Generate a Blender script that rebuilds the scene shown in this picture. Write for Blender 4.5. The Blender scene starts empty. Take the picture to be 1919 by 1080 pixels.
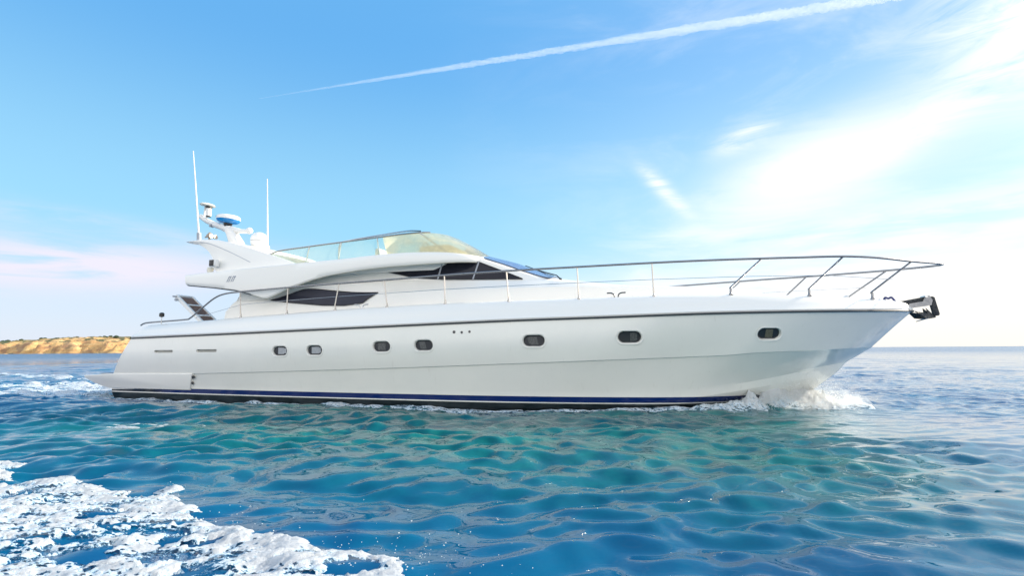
import bpy, bmesh, math, random
import numpy as np
from mathutils import Vector, Matrix
C = bpy.context.scene.collection
SC = bpy.context.scene
rad = math.radians

# ------------------------------------------------------------------ camera
CAM_H = 1.25
F_PX = 950.0
p = math.atan(115.0 / F_PX); r = rad(0.42)
R0 = Vector((1, 0, 0)); F0 = Vector((0, math.cos(p), math.sin(p))); U0 = Vector((0, -math.sin(p), math.cos(p)))
R1 = R0 * math.cos(r) - U0 * math.sin(r); U1 = R0 * math.sin(r) + U0 * math.cos(r)
cd = bpy.data.cameras.new('camera'); cam = bpy.data.objects.new('camera', cd); C.objects.link(cam)
cd.sensor_width = 36.0; cd.lens = 36.0 * F_PX / 1919.0; cd.clip_end = 60000; cd.clip_start = 0.05
m = Matrix.Identity(4)
for i in range(3):
    m[i][0] = R1[i]; m[i][1] = U1[i]; m[i][2] = -F0[i]
m.translation = Vector((0, 0, CAM_H)); cam.matrix_world = m
SC.camera = cam

# ------------------------------------------------------------------ light
SUN_AZ, SUN_EL = rad(70), rad(25)          # azimuth clockwise from +Y (towards +X)
sd = Vector((math.sin(SUN_AZ) * math.cos(SUN_EL), math.cos(SUN_AZ) * math.cos(SUN_EL), math.sin(SUN_EL)))
ld = bpy.data.lights.new('sun', 'SUN'); ld.energy = 3.2; ld.angle = rad(0.6); ld.color = (1.0, 0.90, 0.74)
sun = bpy.data.objects.new('sun', ld); C.objects.link(sun); sun.rotation_euler = sd.to_track_quat('Z', 'Y').to_euler()
SC.view_settings.view_transform = 'Standard'; SC.view_settings.look = 'None'
SC.view_settings.exposure = 1.16; SC.view_settings.gamma = 1.0
SC.cycles.max_bounces = 8; SC.cycles.transparent_max_bounces = 24; SC.cycles.caustics_reflective = False
SC.cycles.volume_bounces = 8

W = bpy.data.worlds.new('World'); SC.world = W; W.use_nodes = True
class N:
    """tiny node-graph helper"""
    def __init__(s, tree): s.t = tree; s.n = tree.nodes; s.l = tree.links
    def new(s, ty, **kw):
        n = s.n.new(ty)
        for k, v in kw.items(): setattr(n, k, v)
        return n
    def put(s, sock, v):
        if hasattr(v, 'is_linked') or isinstance(v, bpy.types.NodeSocket): s.l.new(v, sock)
        else: sock.default_value = v
    def m(s, op, a, b=0.0, c=None, clamp=False):
        n = s.new('ShaderNodeMath', operation=op, use_clamp=clamp); s.put(n.inputs[0], a); s.put(n.inputs[1], b)
        if c is not None: s.put(n.inputs[2], c)
        return n.outputs[0]
    def vec(s, x, y, z=0.0):
        n = s.new('ShaderNodeCombineXYZ'); s.put(n.inputs[0], x); s.put(n.inputs[1], y); s.put(n.inputs[2], z); return n.outputs[0]
    def mp(s, v, loc=(0, 0, 0), rot=(0, 0, 0), sc=(1, 1, 1)):
        n = s.new('ShaderNodeMapping'); s.put(n.inputs['Vector'], v)
        n.inputs['Location'].default_value = loc; n.inputs['Rotation'].default_value = rot; n.inputs['Scale'].default_value = sc
        return n.outputs[0]
    def noise(s, v, scale=1.0, detail=4.0, rough=0.55, dist=0.0, out='Fac'):
        n = s.new('ShaderNodeTexNoise'); s.put(n.inputs['Vector'], v); s.put(n.inputs['Scale'], scale)
        n.inputs['Detail'].default_value = detail; n.inputs['Roughness'].default_value = rough; n.inputs['Distortion'].default_value = dist
        return n.outputs[out]
    def ramp(s, v, a, b, lo=0.0, hi=1.0, kind='SMOOTHSTEP'):
        n = s.new('ShaderNodeMapRange', interpolation_type=kind); s.put(n.inputs[0], v)
        n.inputs[1].default_value = a; n.inputs[2].default_value = b; n.inputs[3].default_value = lo; n.inputs[4].default_value = hi
        return n.outputs[0]
    def mix(s, f, a, b, mode='MIX'):
        n = s.new('ShaderNodeMix', data_type='RGBA', blend_type=mode); s.put(n.inputs[0], f); s.put(n.inputs[6], a); s.put(n.inputs[7], b); return n.outputs[2]
    def sep(s, v):
        n = s.new('ShaderNodeSeparateXYZ'); s.put(n.inputs[0], v); return n.outputs

g = N(W.node_tree); g.n.clear()
sky = g.new('ShaderNodeTexSky', sky_type='NISHITA'); sky.sun_disc = False
sky.sun_elevation = SUN_EL; sky.sun_rotation = SUN_AZ; sky.air_density = 1.0; sky.dust_density = 0.6; sky.ozone_density = 2.2
tc = g.new('ShaderNodeTexCoord'); d = g.sep(tc.outputs['Generated'])
az = g.m('MULTIPLY', g.m('ARCTAN2', d[0], d[1]), 57.2958); el = g.m('MULTIPLY', g.m('ARCSINE', d[2]), 57.2958)
ae = g.vec(az, el)
def gauss(a, e, sa, se, rot):
    v = g.mp(g.mp(ae, loc=(-a, -e, 0)), rot=(0, 0, rad(-rot)))
    v = g.mp(v, sc=(1 / sa, 1 / se, 1))
    ln = g.new('ShaderNodeVectorMath', operation='LENGTH'); g.put(ln.inputs[0], v)
    q = g.m('MULTIPLY', ln.outputs['Value'], ln.outputs['Value'])
    return g.m('EXPONENT', g.m('MULTIPLY', q, -1.0))
# wispy cirrus fields: stretched and warped noise over azimuth / elevation
n1 = g.noise(g.mp(ae, rot=(0, 0, rad(-24)), sc=(0.05, 0.17, 1)), 1.0, 7, 0.62, 0.7)
n2 = g.noise(g.mp(ae, loc=(31, 7, 0), rot=(0, 0, rad(-33)), sc=(0.09, 0.42, 1)), 1.0, 8, 0.66, 1.0)
n3 = g.noise(g.mp(ae, loc=(5, 3, 0), rot=(0, 0, rad(6)), sc=(0.07, 0.5, 1)), 1.0, 6, 0.6, 0.4)
def cloud(mask, n, lo, hi, amt):
    return g.m('MULTIPLY', g.m('MULTIPLY', mask, g.ramp(n, lo, hi)), amt)
right = g.ramp(az, -14, 46)
veil = g.m('MULTIPLY', right, g.ramp(el, 30, 4, 0.35, 1.0))
parts = [
    cloud(right, n1, 0.42, 0.78, 0.38),
    cloud(gauss(32, 17.2, 9.0, 3.4, 12), n2, 0.10, 0.46, 1.0),
    cloud(gauss(40, 19.0, 6.0, 1.6, 22), n2, 0.30, 0.62, 0.8),
    cloud(gauss(25.5, 21.2, 3.0, 1.2, 18), n2, 0.25, 0.65, 0.8),
    cloud(gauss(17.4, 16.8, 3.6, 0.8, -48), n2, 0.25, 0.60, 0.9),
    cloud(gauss(47, 25.0, 6.0, 6.0, 20), n2, 0.25, 0.66, 0.9),
    cloud(gauss(20, 10.5, 12, 3.0, 10), n1, 0.36, 0.70, 0.8),
    cloud(gauss(38, 10.0, 18, 3.0, 6), n3, 0.36, 0.64, 0.7),
    cloud(gauss(34, 4.0, 26, 4.5, 0), n3, 0.1, 0.5, 0.9)]
acc = g.m('MULTIPLY', veil, 0.32)
for q in parts: acc = g.m('SUBTRACT', 1.0, g.m('MULTIPLY', g.m('SUBTRACT', 1.0, acc), g.m('SUBTRACT', 1.0, q)), clamp=True)
left = g.m('MULTIPLY', g.ramp(az, -14, -36), 1.0)
pink = g.m('ADD', cloud(gauss(-42, 7.4, 18, 2.2, 2), n3, 0.26, 0.50, 0.95), cloud(gauss(-40, 11.0, 9, 1.0, -4), n3, 0.40, 0.66, 0.45), clamp=True)
pink = g.m('ADD', pink, g.m('MULTIPLY', g.m('MULTIPLY', left, g.ramp(el, 14, 0)), 0.40), clamp=True)
hs = g.new('ShaderNodeHueSaturation'); hs.inputs['Saturation'].default_value = 1.22; hs.inputs['Value'].default_value = 1.0
g.put(hs.inputs['Color'], sky.outputs[0])
top_c = g.mix(g.ramp(el, 12, 33), (1.70, 3.45, 4.6, 1), (0.70, 2.25, 4.3, 1))
low_c = g.mix(g.ramp(el, 0, 13, 0, 1), (2.8, 3.5, 4.3, 1), (1.70, 3.45, 4.6, 1))
az_c = g.mix(g.ramp(el, 11, 13), low_c, top_c)
col = g.mix(0.82, hs.outputs[0], az_c)
CL = 5.3
warm = g.ramp(el, 9, 0)
wcol = g.mix(g.m('MULTIPLY', warm, right), (CL, CL * 1.0, CL * 1.01, 1), (CL * 1.02, CL * 0.93, CL * 0.80, 1))
col = g.mix(pink, col, (CL * .76, CL * .74, CL * .86, 1))
col = g.mix(acc, col, wcol)
# bright cloud bank added out of view behind the camera to lighten the hull
back = g.m('MULTIPLY', g.ramp(g.m('ABSOLUTE', az), 58, 100), g.ramp(el, 62, 30))
back = g.m('MULTIPLY', back, g.ramp(n1, .2, .6, .65, 1.0))
col = g.mix(back, col, (8.0, 7.9, 7.8, 1))
# thin bright cloud glowing around the sun, which stands outside the picture to the right
dt = g.new('ShaderNodeVectorMath', operation='DOT_PRODUCT'); g.put(dt.inputs[0], tc.outputs['Generated']); dt.inputs[1].default_value = sd
ang = g.m('MULTIPLY', g.m('ARCCOSINE', g.m('MINIMUM', dt.outputs['Value'], 1.0)), 57.2958)
halo = g.m('EXPONENT', g.m('MULTIPLY', g.m('MULTIPLY', ang, ang), -1 / (10.5 ** 2)))
col = g.mix(1.0, col, g.mix(halo, (0, 0, 0, 1), (34, 31, 27, 1)), 'ADD')
bg = g.new('ShaderNodeBackground'); g.put(bg.inputs[0], col); bg.inputs[1].default_value = 0.10
wo = g.new('ShaderNodeOutputWorld'); g.l.new(bg.outputs[0], wo.inputs[0])

# ------------------------------------------------------------------ materials
def mat(name):
    M = bpy.data.materials.new(name); M.use_nodes = True; h = N(M.node_tree)
    b = h.n['Principled BSDF']; return M, h, b
def simple(name, col, rough=0.4, metal=0.0, coat=0.0, var=0.04, vs=6.0, bump=0.0, bs=40.0):
    M, h, b = mat(name)
    t = h.new('ShaderNodeTexCoord').outputs['Object']
    n = h.noise(t, vs, 4, 0.6)
    c2 = tuple(max(0, c * (1 - var * 2)) for c in col[:3]) + (1,)
    h.put(b.inputs['Base Color'], h.mix(n, tuple(col[:3]) + (1,), c2))
    h.put(b.inputs['Roughness'], h.ramp(h.noise(t, vs * 2.3, 3), 0.3, 0.7, rough * (1 - var * 2), rough * (1 + var * 2)))
    b.inputs['Metallic'].default_value = metal; b.inputs['Coat Weight'].default_value = coat; b.inputs['Coat Roughness'].default_value = 0.08
    if bump:
        bn = h.new('ShaderNodeBump'); bn.inputs['Strength'].default_value = bump; bn.inputs['Distance'].default_value = 0.01
        h.put(bn.inputs['Height'], h.noise(t, bs, 3)); h.l.new(bn.outputs[0], b.inputs['Normal'])
    return M
GEL = simple('gelcoat', (0.85, 0.825, 0.77), 0.28, coat=0.35, var=0.003, vs=1.5)
DECKM = simple('deck_nonskid', (0.76, 0.75, 0.72), 0.6, var=0.03, bump=0.3, bs=300)
STEEL = simple('stainless', (0.62, 0.62, 0.62), 0.16, metal=1.0, var=0.05)
RAILM = simple('polished_rail', (0.27, 0.27, 0.28), 0.22, metal=1.0, var=0.1)
POSTM = simple('polished_post', (0.50, 0.47, 0.43), 0.25, metal=0.9, var=0.05)
DARKST = simple('dark_steel', (0.10, 0.10, 0.105), 0.3, metal=0.8, var=0.1)
RUBRAIL = simple('rub_rail_rubber', (0.07, 0.075, 0.08), 0.4, metal=0.3, var=0.1)
BLACK = simple('black_plastic', (0.012, 0.012, 0.014), 0.35, var=0.1)
CREAM = simple('cream_plastic', (0.80, 0.75, 0.63), 0.4, var=0.05)
WPLAST = simple('white_plastic', (0.80, 0.79, 0.76), 0.35, coat=0.2, var=0.02)
BLUEPL = simple('blue_plastic', (0.0, 0.24, 0.62), 0.3, coat=0.3, var=0.05)
TEAK = simple('brown_mat', (0.20, 0.115, 0.08), 0.8, var=0.2, vs=20, bump=0.4, bs=150)
CUSH = simple('cushion', (0.78, 0.74, 0.62), 0.8, var=0.08, bump=0.2)
GREYM = simple('grey_mark', (0.36, 0.38, 0.42), 0.4, var=0.03)
GALV = simple('anchor_metal', (0.055, 0.06, 0.065), 0.5, metal=0.5, var=0.3, vs=12, bump=0.4)
ROLLM = simple('roller_steel', (0.34, 0.34, 0.35), 0.35, metal=0.8, var=0.15)
CURT = simple('curtain', (0.45, 0.44, 0.42), 0.8, var=0.12, vs=25)

def hull_mat():
    M, h, b = mat('hull_paint')
    t = h.new('ShaderNodeTexCoord').outputs['Object']; s = h.sep(t)
    n = h.noise(t, 1.2, 5, 0.6)
    white = h.mix(h.ramp(n, 0.3, 0.7), (0.85, 0.83, 0.765, 1), (0.82, 0.805, 0.745, 1))
    # faint run-off streaks below fittings and the waterline grime
    st = h.ramp(h.noise(h.mp(t, sc=(14, 14, 0.7)), 1.0, 4, 0.7), 0.58, 0.80, 0, 0.22)
    white = h.mix(st, white, (0.50, 0.47, 0.38, 1))
    top = h.ramp(s[0], -10.2, -7.2, 0.185, 0.268, 'LINEAR')
    navy = h.m('MULTIPLY', h.m('GREATER_THAN', s[2], 0.152), h.m('LESS_THAN', s[2], top))
    cdk = h.mix(h.ramp(s[0], -8.2, -7.4), (0.012, 0.013, 0.02, 1), (0.002, 0.016, 0.115, 1))
    black = h.m('LESS_THAN', s[2], 0.127)
    c = h.mix(navy, white, cdk); c = h.mix(black, c, (0.006, 0.012, 0.013, 1))
    h.put(b.inputs['Base Color'], c); h.put(b.inputs['Roughness'], h.m('ADD', 0.14, h.m('MULTIPLY', black, 0.25)))
    b.inputs['Coat Weight'].default_value = 0.4; b.inputs['Coat Roughness'].default_value = 0.05
    bn = h.new('ShaderNodeBump'); bn.inputs['Strength'].default_value = 0.08; bn.inputs['Distance'].default_value = 0.03
    h.put(bn.inputs['Height'], h.noise(t, 0.9, 2)); h.l.new(bn.outputs[0], b.inputs['Normal'])
    return M
HULL = hull_mat()

def dark_glass(name, tint, rough=0.04, spec=0.5):
    M, h, b = mat(name)
    t = h.new('ShaderNodeTexCoord').outputs['Object']
    n = h.noise(t, 1.3, 3)
    h.put(b.inputs['Base Color'], h.mix(n, tuple(tint) + (1,), tuple(c * 1.6 for c in tint) + (1,)))
    b.inputs['Roughness'].default_value = rough; b.inputs['Specular IOR Level'].default_value = spec
    return M
GLASS = dark_glass('tinted_glass', (0.010, 0.011, 0.018), 0.06, 0.22)
MESHG = dark_glass('mesh_screened_glass', (0.026, 0.028, 0.042), 0.3, 0.2)
WSG = dark_glass('windshield_glass', (0.10, 0.15, 0.26), 0.12, .5)  # blue base colour carries the sky's reflection
def clear(name, tint, opac, hazec):
    M, h, b = mat(name); h.n.remove(b)
    tr = h.new('ShaderNodeBsdfTransparent'); tr.inputs[0].default_value = tint + (1,)
    gl = h.new('ShaderNodeBsdfGlossy'); gl.inputs['Roughness'].default_value = 0.05
    tl = h.new('ShaderNodeBsdfTranslucent'); tl.inputs[0].default_value = hazec + (1,)
    df = h.new('ShaderNodeBsdfDiffuse'); df.inputs[0].default_value = hazec + (1,)
    a = h.new('ShaderNodeMixShader'); a.inputs[0].default_value = 0.35; h.l.new(tl.outputs[0], a.inputs[1]); h.l.new(df.outputs[0], a.inputs[2])
    t = h.new('ShaderNodeTexCoord').outputs['Object']
    m1 = h.new('ShaderNodeMixShader'); h.put(m1.inputs[0], h.ramp(h.noise(t, 2.0, 4), 0.3, 0.7, opac * .7, opac * 1.3)); h.l.new(tr.outputs[0], m1.inputs[1]); h.l.new(a.outputs[0], m1.inputs[2])
    fr = h.new('ShaderNodeFresnel'); fr.inputs[0].default_value = 1.4
    m2 = h.new('ShaderNodeMixShader'); h.l.new(fr.outputs[0], m2.inputs[0]); h.l.new(m1.outputs[0], m2.inputs[1]); h.l.new(gl.outputs[0], m2.inputs[2])
    h.l.new(m2.outputs[0], h.n['Material Output'].inputs[0]); return M
SIDEG = clear('pale_green_perspex', (0.86, 0.95, 0.90), 0.14, (0.75, 0.82, 0.62))
FRONTG = clear('yellowed_perspex', (0.97, 0.93, 0.70), 0.68, (0.97, 0.91, 0.64))

# ------------------------------------------------------------------ object helpers
def tag(o, label=None, cat=None, group=None, kind=None):
    if label: o['label'] = label
    if cat: o['category'] = cat
    if group: o['group'] = group
    if kind: o['kind'] = kind
    return o
def obj(name, bm, mt, parent=None, smooth=True, angle=40, label=None):
    me = bpy.data.meshes.new(name)
    bmesh.ops.recalc_face_normals(bm, faces=bm.faces[:])
    if smooth:
        for f in bm.faces: f.smooth = True
        for e in bm.edges:
            if len(e.link_faces) == 2 and e.calc_face_angle(0) > rad(angle): e.smooth = False
    bm.to_mesh(me); bm.free()
    for x in (mt if isinstance(mt, (list, tuple)) else [mt]): me.materials.append(x)
    o = bpy.data.objects.new(name, me); C.objects.link(o)
    if parent: o.parent = parent
    if label: o['label'] = label
    return o
def tube(bm, pts, r, n=8, cap=True):
    pts = [Vector(q) for q in pts]; rs = r if isinstance(r, (list, tuple)) else [r] * len(pts)
    rings = []; up = None
    for i, q in enumerate(pts):
        a = pts[max(i - 1, 0)]; b = pts[min(i + 1, len(pts) - 1)]; t = (b - a).normalized()
        if up is None: up = Vector((0, 0, 1)) if abs(t.z) < 0.9 else Vector((1, 0, 0))
        s = t.cross(up).normalized(); u = s.cross(t).normalized(); up = u
        rings.append([bm.verts.new(q + (s * math.cos(2 * math.pi * k / n) + u * math.sin(2 * math.pi * k / n)) * rs[i]) for k in range(n)])
    for A, B in zip(rings, rings[1:]):
        for k in range(n): bm.faces.new((A[k], A[(k + 1) % n], B[(k + 1) % n], B[k]))
    if cap: bm.faces.new(rings[0]); bm.faces.new(rings[-1])
def smooth_path(pts, n=6):
    """Catmull-Rom through the points"""
    P = [Vector(q) for q in pts]; out = []
    for i in range(len(P) - 1):
        a = P[max(i - 1, 0)]; b = P[i]; c = P[i + 1]; d = P[min(i + 2, len(P) - 1)]
        for k in range(n):
            t = k / n
            out.append(0.5 * ((2 * b) + (c - a) * t + (2 * a - 5 * b + 4 * c - d) * t * t + (3 * b - a - 3 * c + d) * t ** 3))
    out.append(P[-1]); return out
def lathe(bm, prof, n=28, loc=(0, 0, 0), rot=None):
    rings = []
    for (rr, z) in prof:
        rings.append([bm.verts.new((rr * math.cos(2 * math.pi * k / n), rr * math.sin(2 * math.pi * k / n), z)) for k in range(n)])
    for A, B in zip(rings, rings[1:]):
        for k in range(n): bm.faces.new((A[k], A[(k + 1) % n], B[(k + 1) % n], B[k]))
    bm.faces.new(rings[0]); bm.faces.new(rings[-1])
    vs = [v for rg in rings for v in rg]
    M = Matrix.Translation(loc) @ (rot.to_matrix().to_4x4() if rot else Matrix.Identity(4))
    bmesh.ops.transform(bm, matrix=M, verts=vs)
def loft(bm, rows, close_u=False, caps=True):
    """rows: list of equal-length point lists"""
    V = [[bm.verts.new(q) for q in row] for row in rows]; L = len(V[0])
    for A, B in zip(V, V[1:]):
        for k in range(L if close_u else L - 1):
            try: bm.faces.new((A[k], A[(k + 1) % L], B[(k + 1) % L], B[k]))
            except ValueError: pass
    return V
def box(bm, x0, x1, y0, y1, z0, z1, bev=0.0):
    geo = bmesh.ops.create_cube(bm, size=1.0)
    vs = geo['verts']
    for v in vs: v.co = Vector(((x0 + x1) / 2 + v.co.x * (x1 - x0), (y0 + y1) / 2 + v.co.y * (y1 - y0), (z0 + z1) / 2 + v.co.z * (z1 - z0)))
    if bev:
        es = list({e for v in vs for e in v.link_edges}); bmesh.ops.bevel(bm, geom=es, offset=bev, segments=2, affect='EDGES', profile=0.5)
def prism(bm, prof, y0, y1, bev=0.0):
    """prof: (x,z) polygon extruded from y0 to y1"""
    A = [bm.verts.new((x, y0, z)) for x, z in prof]; B = [bm.verts.new((x, y1, z)) for x, z in prof]; n = len(prof)
    fs = [bm.faces.new(A), bm.faces.new(B[::-1])]
    for k in range(n): fs.append(bm.faces.new((A[k], B[k], B[(k + 1) % n], A[(k + 1) % n])))
    if bev:
        bmesh.ops.recalc_face_normals(bm, faces=bm.faces[:])
        es = [e for f in fs[:2] for e in f.edges]; bmesh.ops.bevel(bm, geom=es, offset=bev, segments=2, affect='EDGES', profile=0.5)
def ip(x, tab):
    return float(np.interp(x, [a for a, b in tab], [b for a, b in tab]))
def sip(tab, n=8):
    """smoothly resampled table"""
    P = smooth_path([(a, b, 0) for a, b in tab], n); return [(q.x, q.y) for q in P]

# ------------------------------------------------------------------ yacht
TH = math.atan(305.0 / 950.0); DD = 12.8; X0 = 5.7
fw = Vector((math.cos(TH), -math.sin(TH), 0)); lt = Vector((math.sin(TH), math.cos(TH), 0))
yacht = bpy.data.objects.new('motor_yacht', None); C.objects.link(yacht)
yacht.location = lt * DD - fw * X0; yacht.rotation_euler = (0, 0, -TH)
tag(yacht, 'long white flybridge motor yacht with navy waterline stripe and oval portholes, under way', 'yacht')
Y = yacht

BS = sip([(-10.6, 2.35), (-9, 2.45), (-6, 2.6), (-3, 2.68), (1, 2.7), (3, 2.66), (5, 2.52), (6, 2.37), (7, 2.13), (8, 1.82), (8.86, 1.44), (9.5, 1.07), (10.0, .70), (10.3, .40), (10.47, .10)])
def bs(x): return ip(x, BS)
RUBZ = sip([(-9.0, 1.63), (-5.7, 1.68), (-3.1, 1.73), (-.2, 1.79), (2.3, 1.84), (4.5, 1.87), (6.5, 1.91), (8.1, 1.93), (9.2, 1.945), (10.2, 1.97), (10.5, 1.985)])
def rubz(x): return ip(x, RUBZ)
EDGEZ = sip([(-9, 2.0), (-6.3, 2.08), (-5.1, 2.13), (-3.6, 2.18), (-2.1, 2.23), (-.7, 2.26), (.8, 2.285), (2.3, 2.285), (3.8, 2.29), (5.3, 2.30), (6.8, 2.30), (8.3, 2.26), (9.5, 2.21), (10.4, 2.14)])
def edgez(x): return ip(x, EDGEZ)
KNZ = sip([(-9.7, .60), (-6.3, .68), (-3.1, .77), (-.2, .86), (2.3, .95), (4.5, 1.03), (6.5, 1.10), (7.2, 1.15), (8.4, 1.19), (9.7, 1.25)])
KNB = sip([(-9.7, 2.36), (-6, 2.54), (-3, 2.62), (1, 2.64), (3, 2.60), (4.5, 2.46), (6.5, 2.02), (7.2, 1.79), (8.4, 1.22), (9.1, .78), (9.7, .03)])
CHZ = sip([(-9.8, .33), (-2, .33), (3, .33), (4.8, .335), (5.74, .37), (6.72, .50), (7.8, .68), (8.6, .84), (9.2, .92)])
CHB = sip([(-9.8, 2.27), (-6, 2.42), (-3, 2.5), (1, 2.5), (3, 2.40), (4.5, 2.20), (5.74, 1.92), (6.72, 1.52), (7.8, .98), (8.6, .48), (9.2, .03)])
STEM = [(1.99, 10.47), (1.87, 10.29), (1.66, 10.08), (1.30, 9.74), (.93, 9.34), (.49, 8.74), (.21, 8.28), (-.16, 7.6), (-.45, 6.6), (-.7, 5.0)]
def stemx(z): return float(np.interp(-z, [-a for a, b in STEM], [b for a, b in STEM]))
def sternx(z): return float(np.interp(z, [-1, .3, .66, 1.64, 2.05], [-9.75, -9.75, -9.60, -8.86, -8.56]))

NS = 130
def hull_row(kind, f=0.0):
    """one longitudinal row of the near (-y) side, stern to stem"""
    row = []
    if kind == 'top': xe, xs_ = 10.47, -8.86
    elif kind in ('up', 'kn', 'kn2'): xe, xs_ = 9.70 + (10.47 - 9.70) * f, -9.60 + (-8.86 + 9.60) * f
    elif kind == 'low': xe, xs_ = 9.19 + (9.70 - 9.19) * f, -9.75 + 0.12 * f
    elif kind == 'ch': xe, xs_ = 9.19, -9.75
    for i in range(NS):
        t = i / (NS - 1); t = 1 - (1 - t) ** 1.25
        x = xs_ + (xe - xs_) * t
        # companion x on the knuckle / sheer / chine lines at the same parameter
        xk = -9.60 + (9.70 + 9.60) * t; xt = -8.86 + (10.47 + 8.86) * t; xc = -9.75 + (9.19 + 9.75) * t
        if kind in ('top', 'up'):
            yk, zk = ip(xk, KNB), ip(xk, KNZ); yt, zt = bs(xt), rubz(xt)
            if kind == 'top': f = 1.0
            flare = 0.05 * math.sin(math.pi * f) * (1 - max(0, t - .6) * 3.6)
            y = yk + (yt - yk) * f + flare; z = zk + (zt - zk) * f
        elif kind == 'kn': y, z = ip(xk, KNB), ip(xk, KNZ); x = xk
        elif kind == 'kn2': y, z = max(ip(xk, KNB) - .028, .008), ip(xk, KNZ) - .012; x = xk
        elif kind == 'low':
            yk, zk = max(ip(xk, KNB) - .028, .008), ip(xk, KNZ) - .012; yc_, zc_ = ip(xc, CHB), ip(xc, CHZ); ff = f
            y = yc_ + (yk - yc_) * ff - .03 * math.sin(math.pi * ff) * max(0, t - .55); z = zc_ + (zk - zc_) * ff
        elif kind == 'ch': y, z = ip(xc, CHB), ip(xc, CHZ)
        if t >= 1: y = 0.006 if kind != 'top' else 0.02
        row.append((x, -max(y, .006), z))
    return row
rows = [hull_row('top')] + [hull_row('up', f) for f in (.85, .7, .55, .4, .25, .12)] + [hull_row('kn'), hull_row('kn2')] + \
       [hull_row('low', f) for f in (.85, .65, .45, .25, .1)] + [hull_row('ch')]
# chine flat, then bottom panel down to the keel
chr_ = rows[-1]
def below(fr):
    out = []
    for (x, y, z) in chr_:
        t = (x + 9.75) / (9.19 + 9.75)
        kx = x - max(0, t - .72) * 5.2 * fr; kz = -0.85 + max(0, t - .55) * 1.5
        kz = min(kz, z - .12)
        # steep first third so the wetted side reads nearly upright, then the vee
        yy = y * (1 - .02) if fr < .01 else y * (1 - fr ** 2.2)
        zz = z + (kz - z) * fr ** .8
        out.append((kx, min(yy, -.004), zz))
    return out
rows += [below(f) for f in (.12, .22, .34, .5, .7, .88, 1.0)]
bm = bmesh.new()
VN = loft(bm, rows); VF = loft(bm, [[(x, -y, z) for x, y, z in rw] for rw in rows])
# transom, stem and keel closure
for A, B, i in ((VN, VF, 0), (VN, VF, NS - 1)):
    for k in range(len(A) - 1): bm.faces.new((A[k][i], A[k + 1][i], B[k + 1][i], B[k][i]))
for k in range(NS - 1):
    bm.faces.new((VN[0][k], VN[0][k + 1], VF[0][k + 1], VF[0][k]))
    bm.faces.new((VN[-1][k], VN[-1][k + 1], VF[-1][k + 1], VF[-1][k]))
bmesh.ops.triangulate(bm, faces=[f for f in bm.faces if len(f.verts) > 4])
hull = obj('hull', bm, HULL, Y, angle=14)

def hull_y(x, z):
    """half breadth of the topside between knuckle and sheer"""
    zk, zt = ip(x, KNZ), rubz(x)
    if z >= zk:
        f = min(1, (z - zk) / (zt - zk)); xx = x
        # same parameter blend as hull_row('up')
        xs_ = -9.60 + .74 * f; xe = 9.70 + .77 * f; t = (x - xs_) / (xe - xs_)
        xk = -9.60 + 19.3 * t; xt = -8.86 + 19.33 * t
        yk, yt = ip(xk, KNB), bs(xt)
        return yk + (yt - yk) * f + 0.05 * math.sin(math.pi * f) * (1 - max(0, t - .6) * 3.6)
    return ip(x, KNB) - .03

# recesses cut into the topsides for portholes and vents
PORTS = [(-3.50, 1.25, .235, .125), (-2.48, 1.26, .235, .125), (-.65, 1.33, .24, .128), (.41, 1.35, .24, .128), (2.91, 1.42, .25, .13), (4.83, 1.47, .25, .13), (7.43, 1.51, .25, .13)]
VENTS = [(-7.49, 1.26, .36, .035), (-5.90, 1.27, .36, .035)]
def stadium(a, b, n=10):
    a2 = a - b; out = []
    for k in range(n + 1): t = -math.pi / 2 + math.pi * k / n; out.append((a2 + b * math.cos(t), b * math.sin(t)))
    for k in range(n + 1): t = math.pi / 2 + math.pi * k / n; out.append((-a2 + b * math.cos(t), b * math.sin(t)))
    return out
def frame_at(x, z, side):
    """matrix whose local x runs along the hull, local y up the side, local z outwards"""
    y = hull_y(x, z); e = .15
    tx = Vector((2 * e, -(hull_y(x + e, z) - hull_y(x - e, z)) , 0)).normalized()
    tz = Vector((0, -(hull_y(x, z + e) - hull_y(x, z - e)), 2 * e)).normalized()
    nn = tx.cross(tz).normalized(); tz = nn.cross(tx).normalized()
    M = Matrix(((tx.x, tz.x, nn.x, x), (tx.y, tz.y, nn.y, -y), (tx.z, tz.z, nn.z, z), (0, 0, 0, 1)))
    if side > 0: M = Matrix.Scale(-1, 4, (0, 1, 0)) @ M
    return M
cb = bmesh.new()
for side in (-1, 1):
    for (x, z, a, b), dep in [(q, .055) for q in PORTS] + [(q, .05) for q in VENTS]:
        M = frame_at(x, z, side); pr = stadium(a, b)
        A = [cb.verts.new(M @ Vector((u, v, .06))) for u, v in pr]; B = [cb.verts.new(M @ Vector((u * (.9 if dep > .05 else 1), v * (.88 if dep > .05 else 1), -dep))) for u, v in pr]
        cb.faces.new(A); cb.faces.new(B[::-1])
        for k in range(len(pr)): cb.faces.new((A[k], B[k], B[(k + 1) % len(pr)], A[(k + 1) % len(pr)]))
bmesh.ops.recalc_face_normals(cb, faces=cb.faces[:])
cme = bpy.data.meshes.new('cut'); cb.to_mesh(cme); cb.free()
cut = bpy.data.objects.new('cut', cme); C.objects.link(cut); cut.parent = Y
md = hull.modifiers.new('cut', 'BOOLEAN'); md.operation = 'DIFFERENCE'; md.object = cut; md.solver = 'EXACT'
bpy.context.view_layer.update()
dg = bpy.context.evaluated_depsgraph_get()
nm = bpy.data.meshes.new_from_object(hull.evaluated_get(dg)); hull.modifiers.clear()
hull.data = nm; nm.name = 'hull'
bpy.data.objects.remove(cut); bpy.data.meshes.remove(cme)

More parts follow.
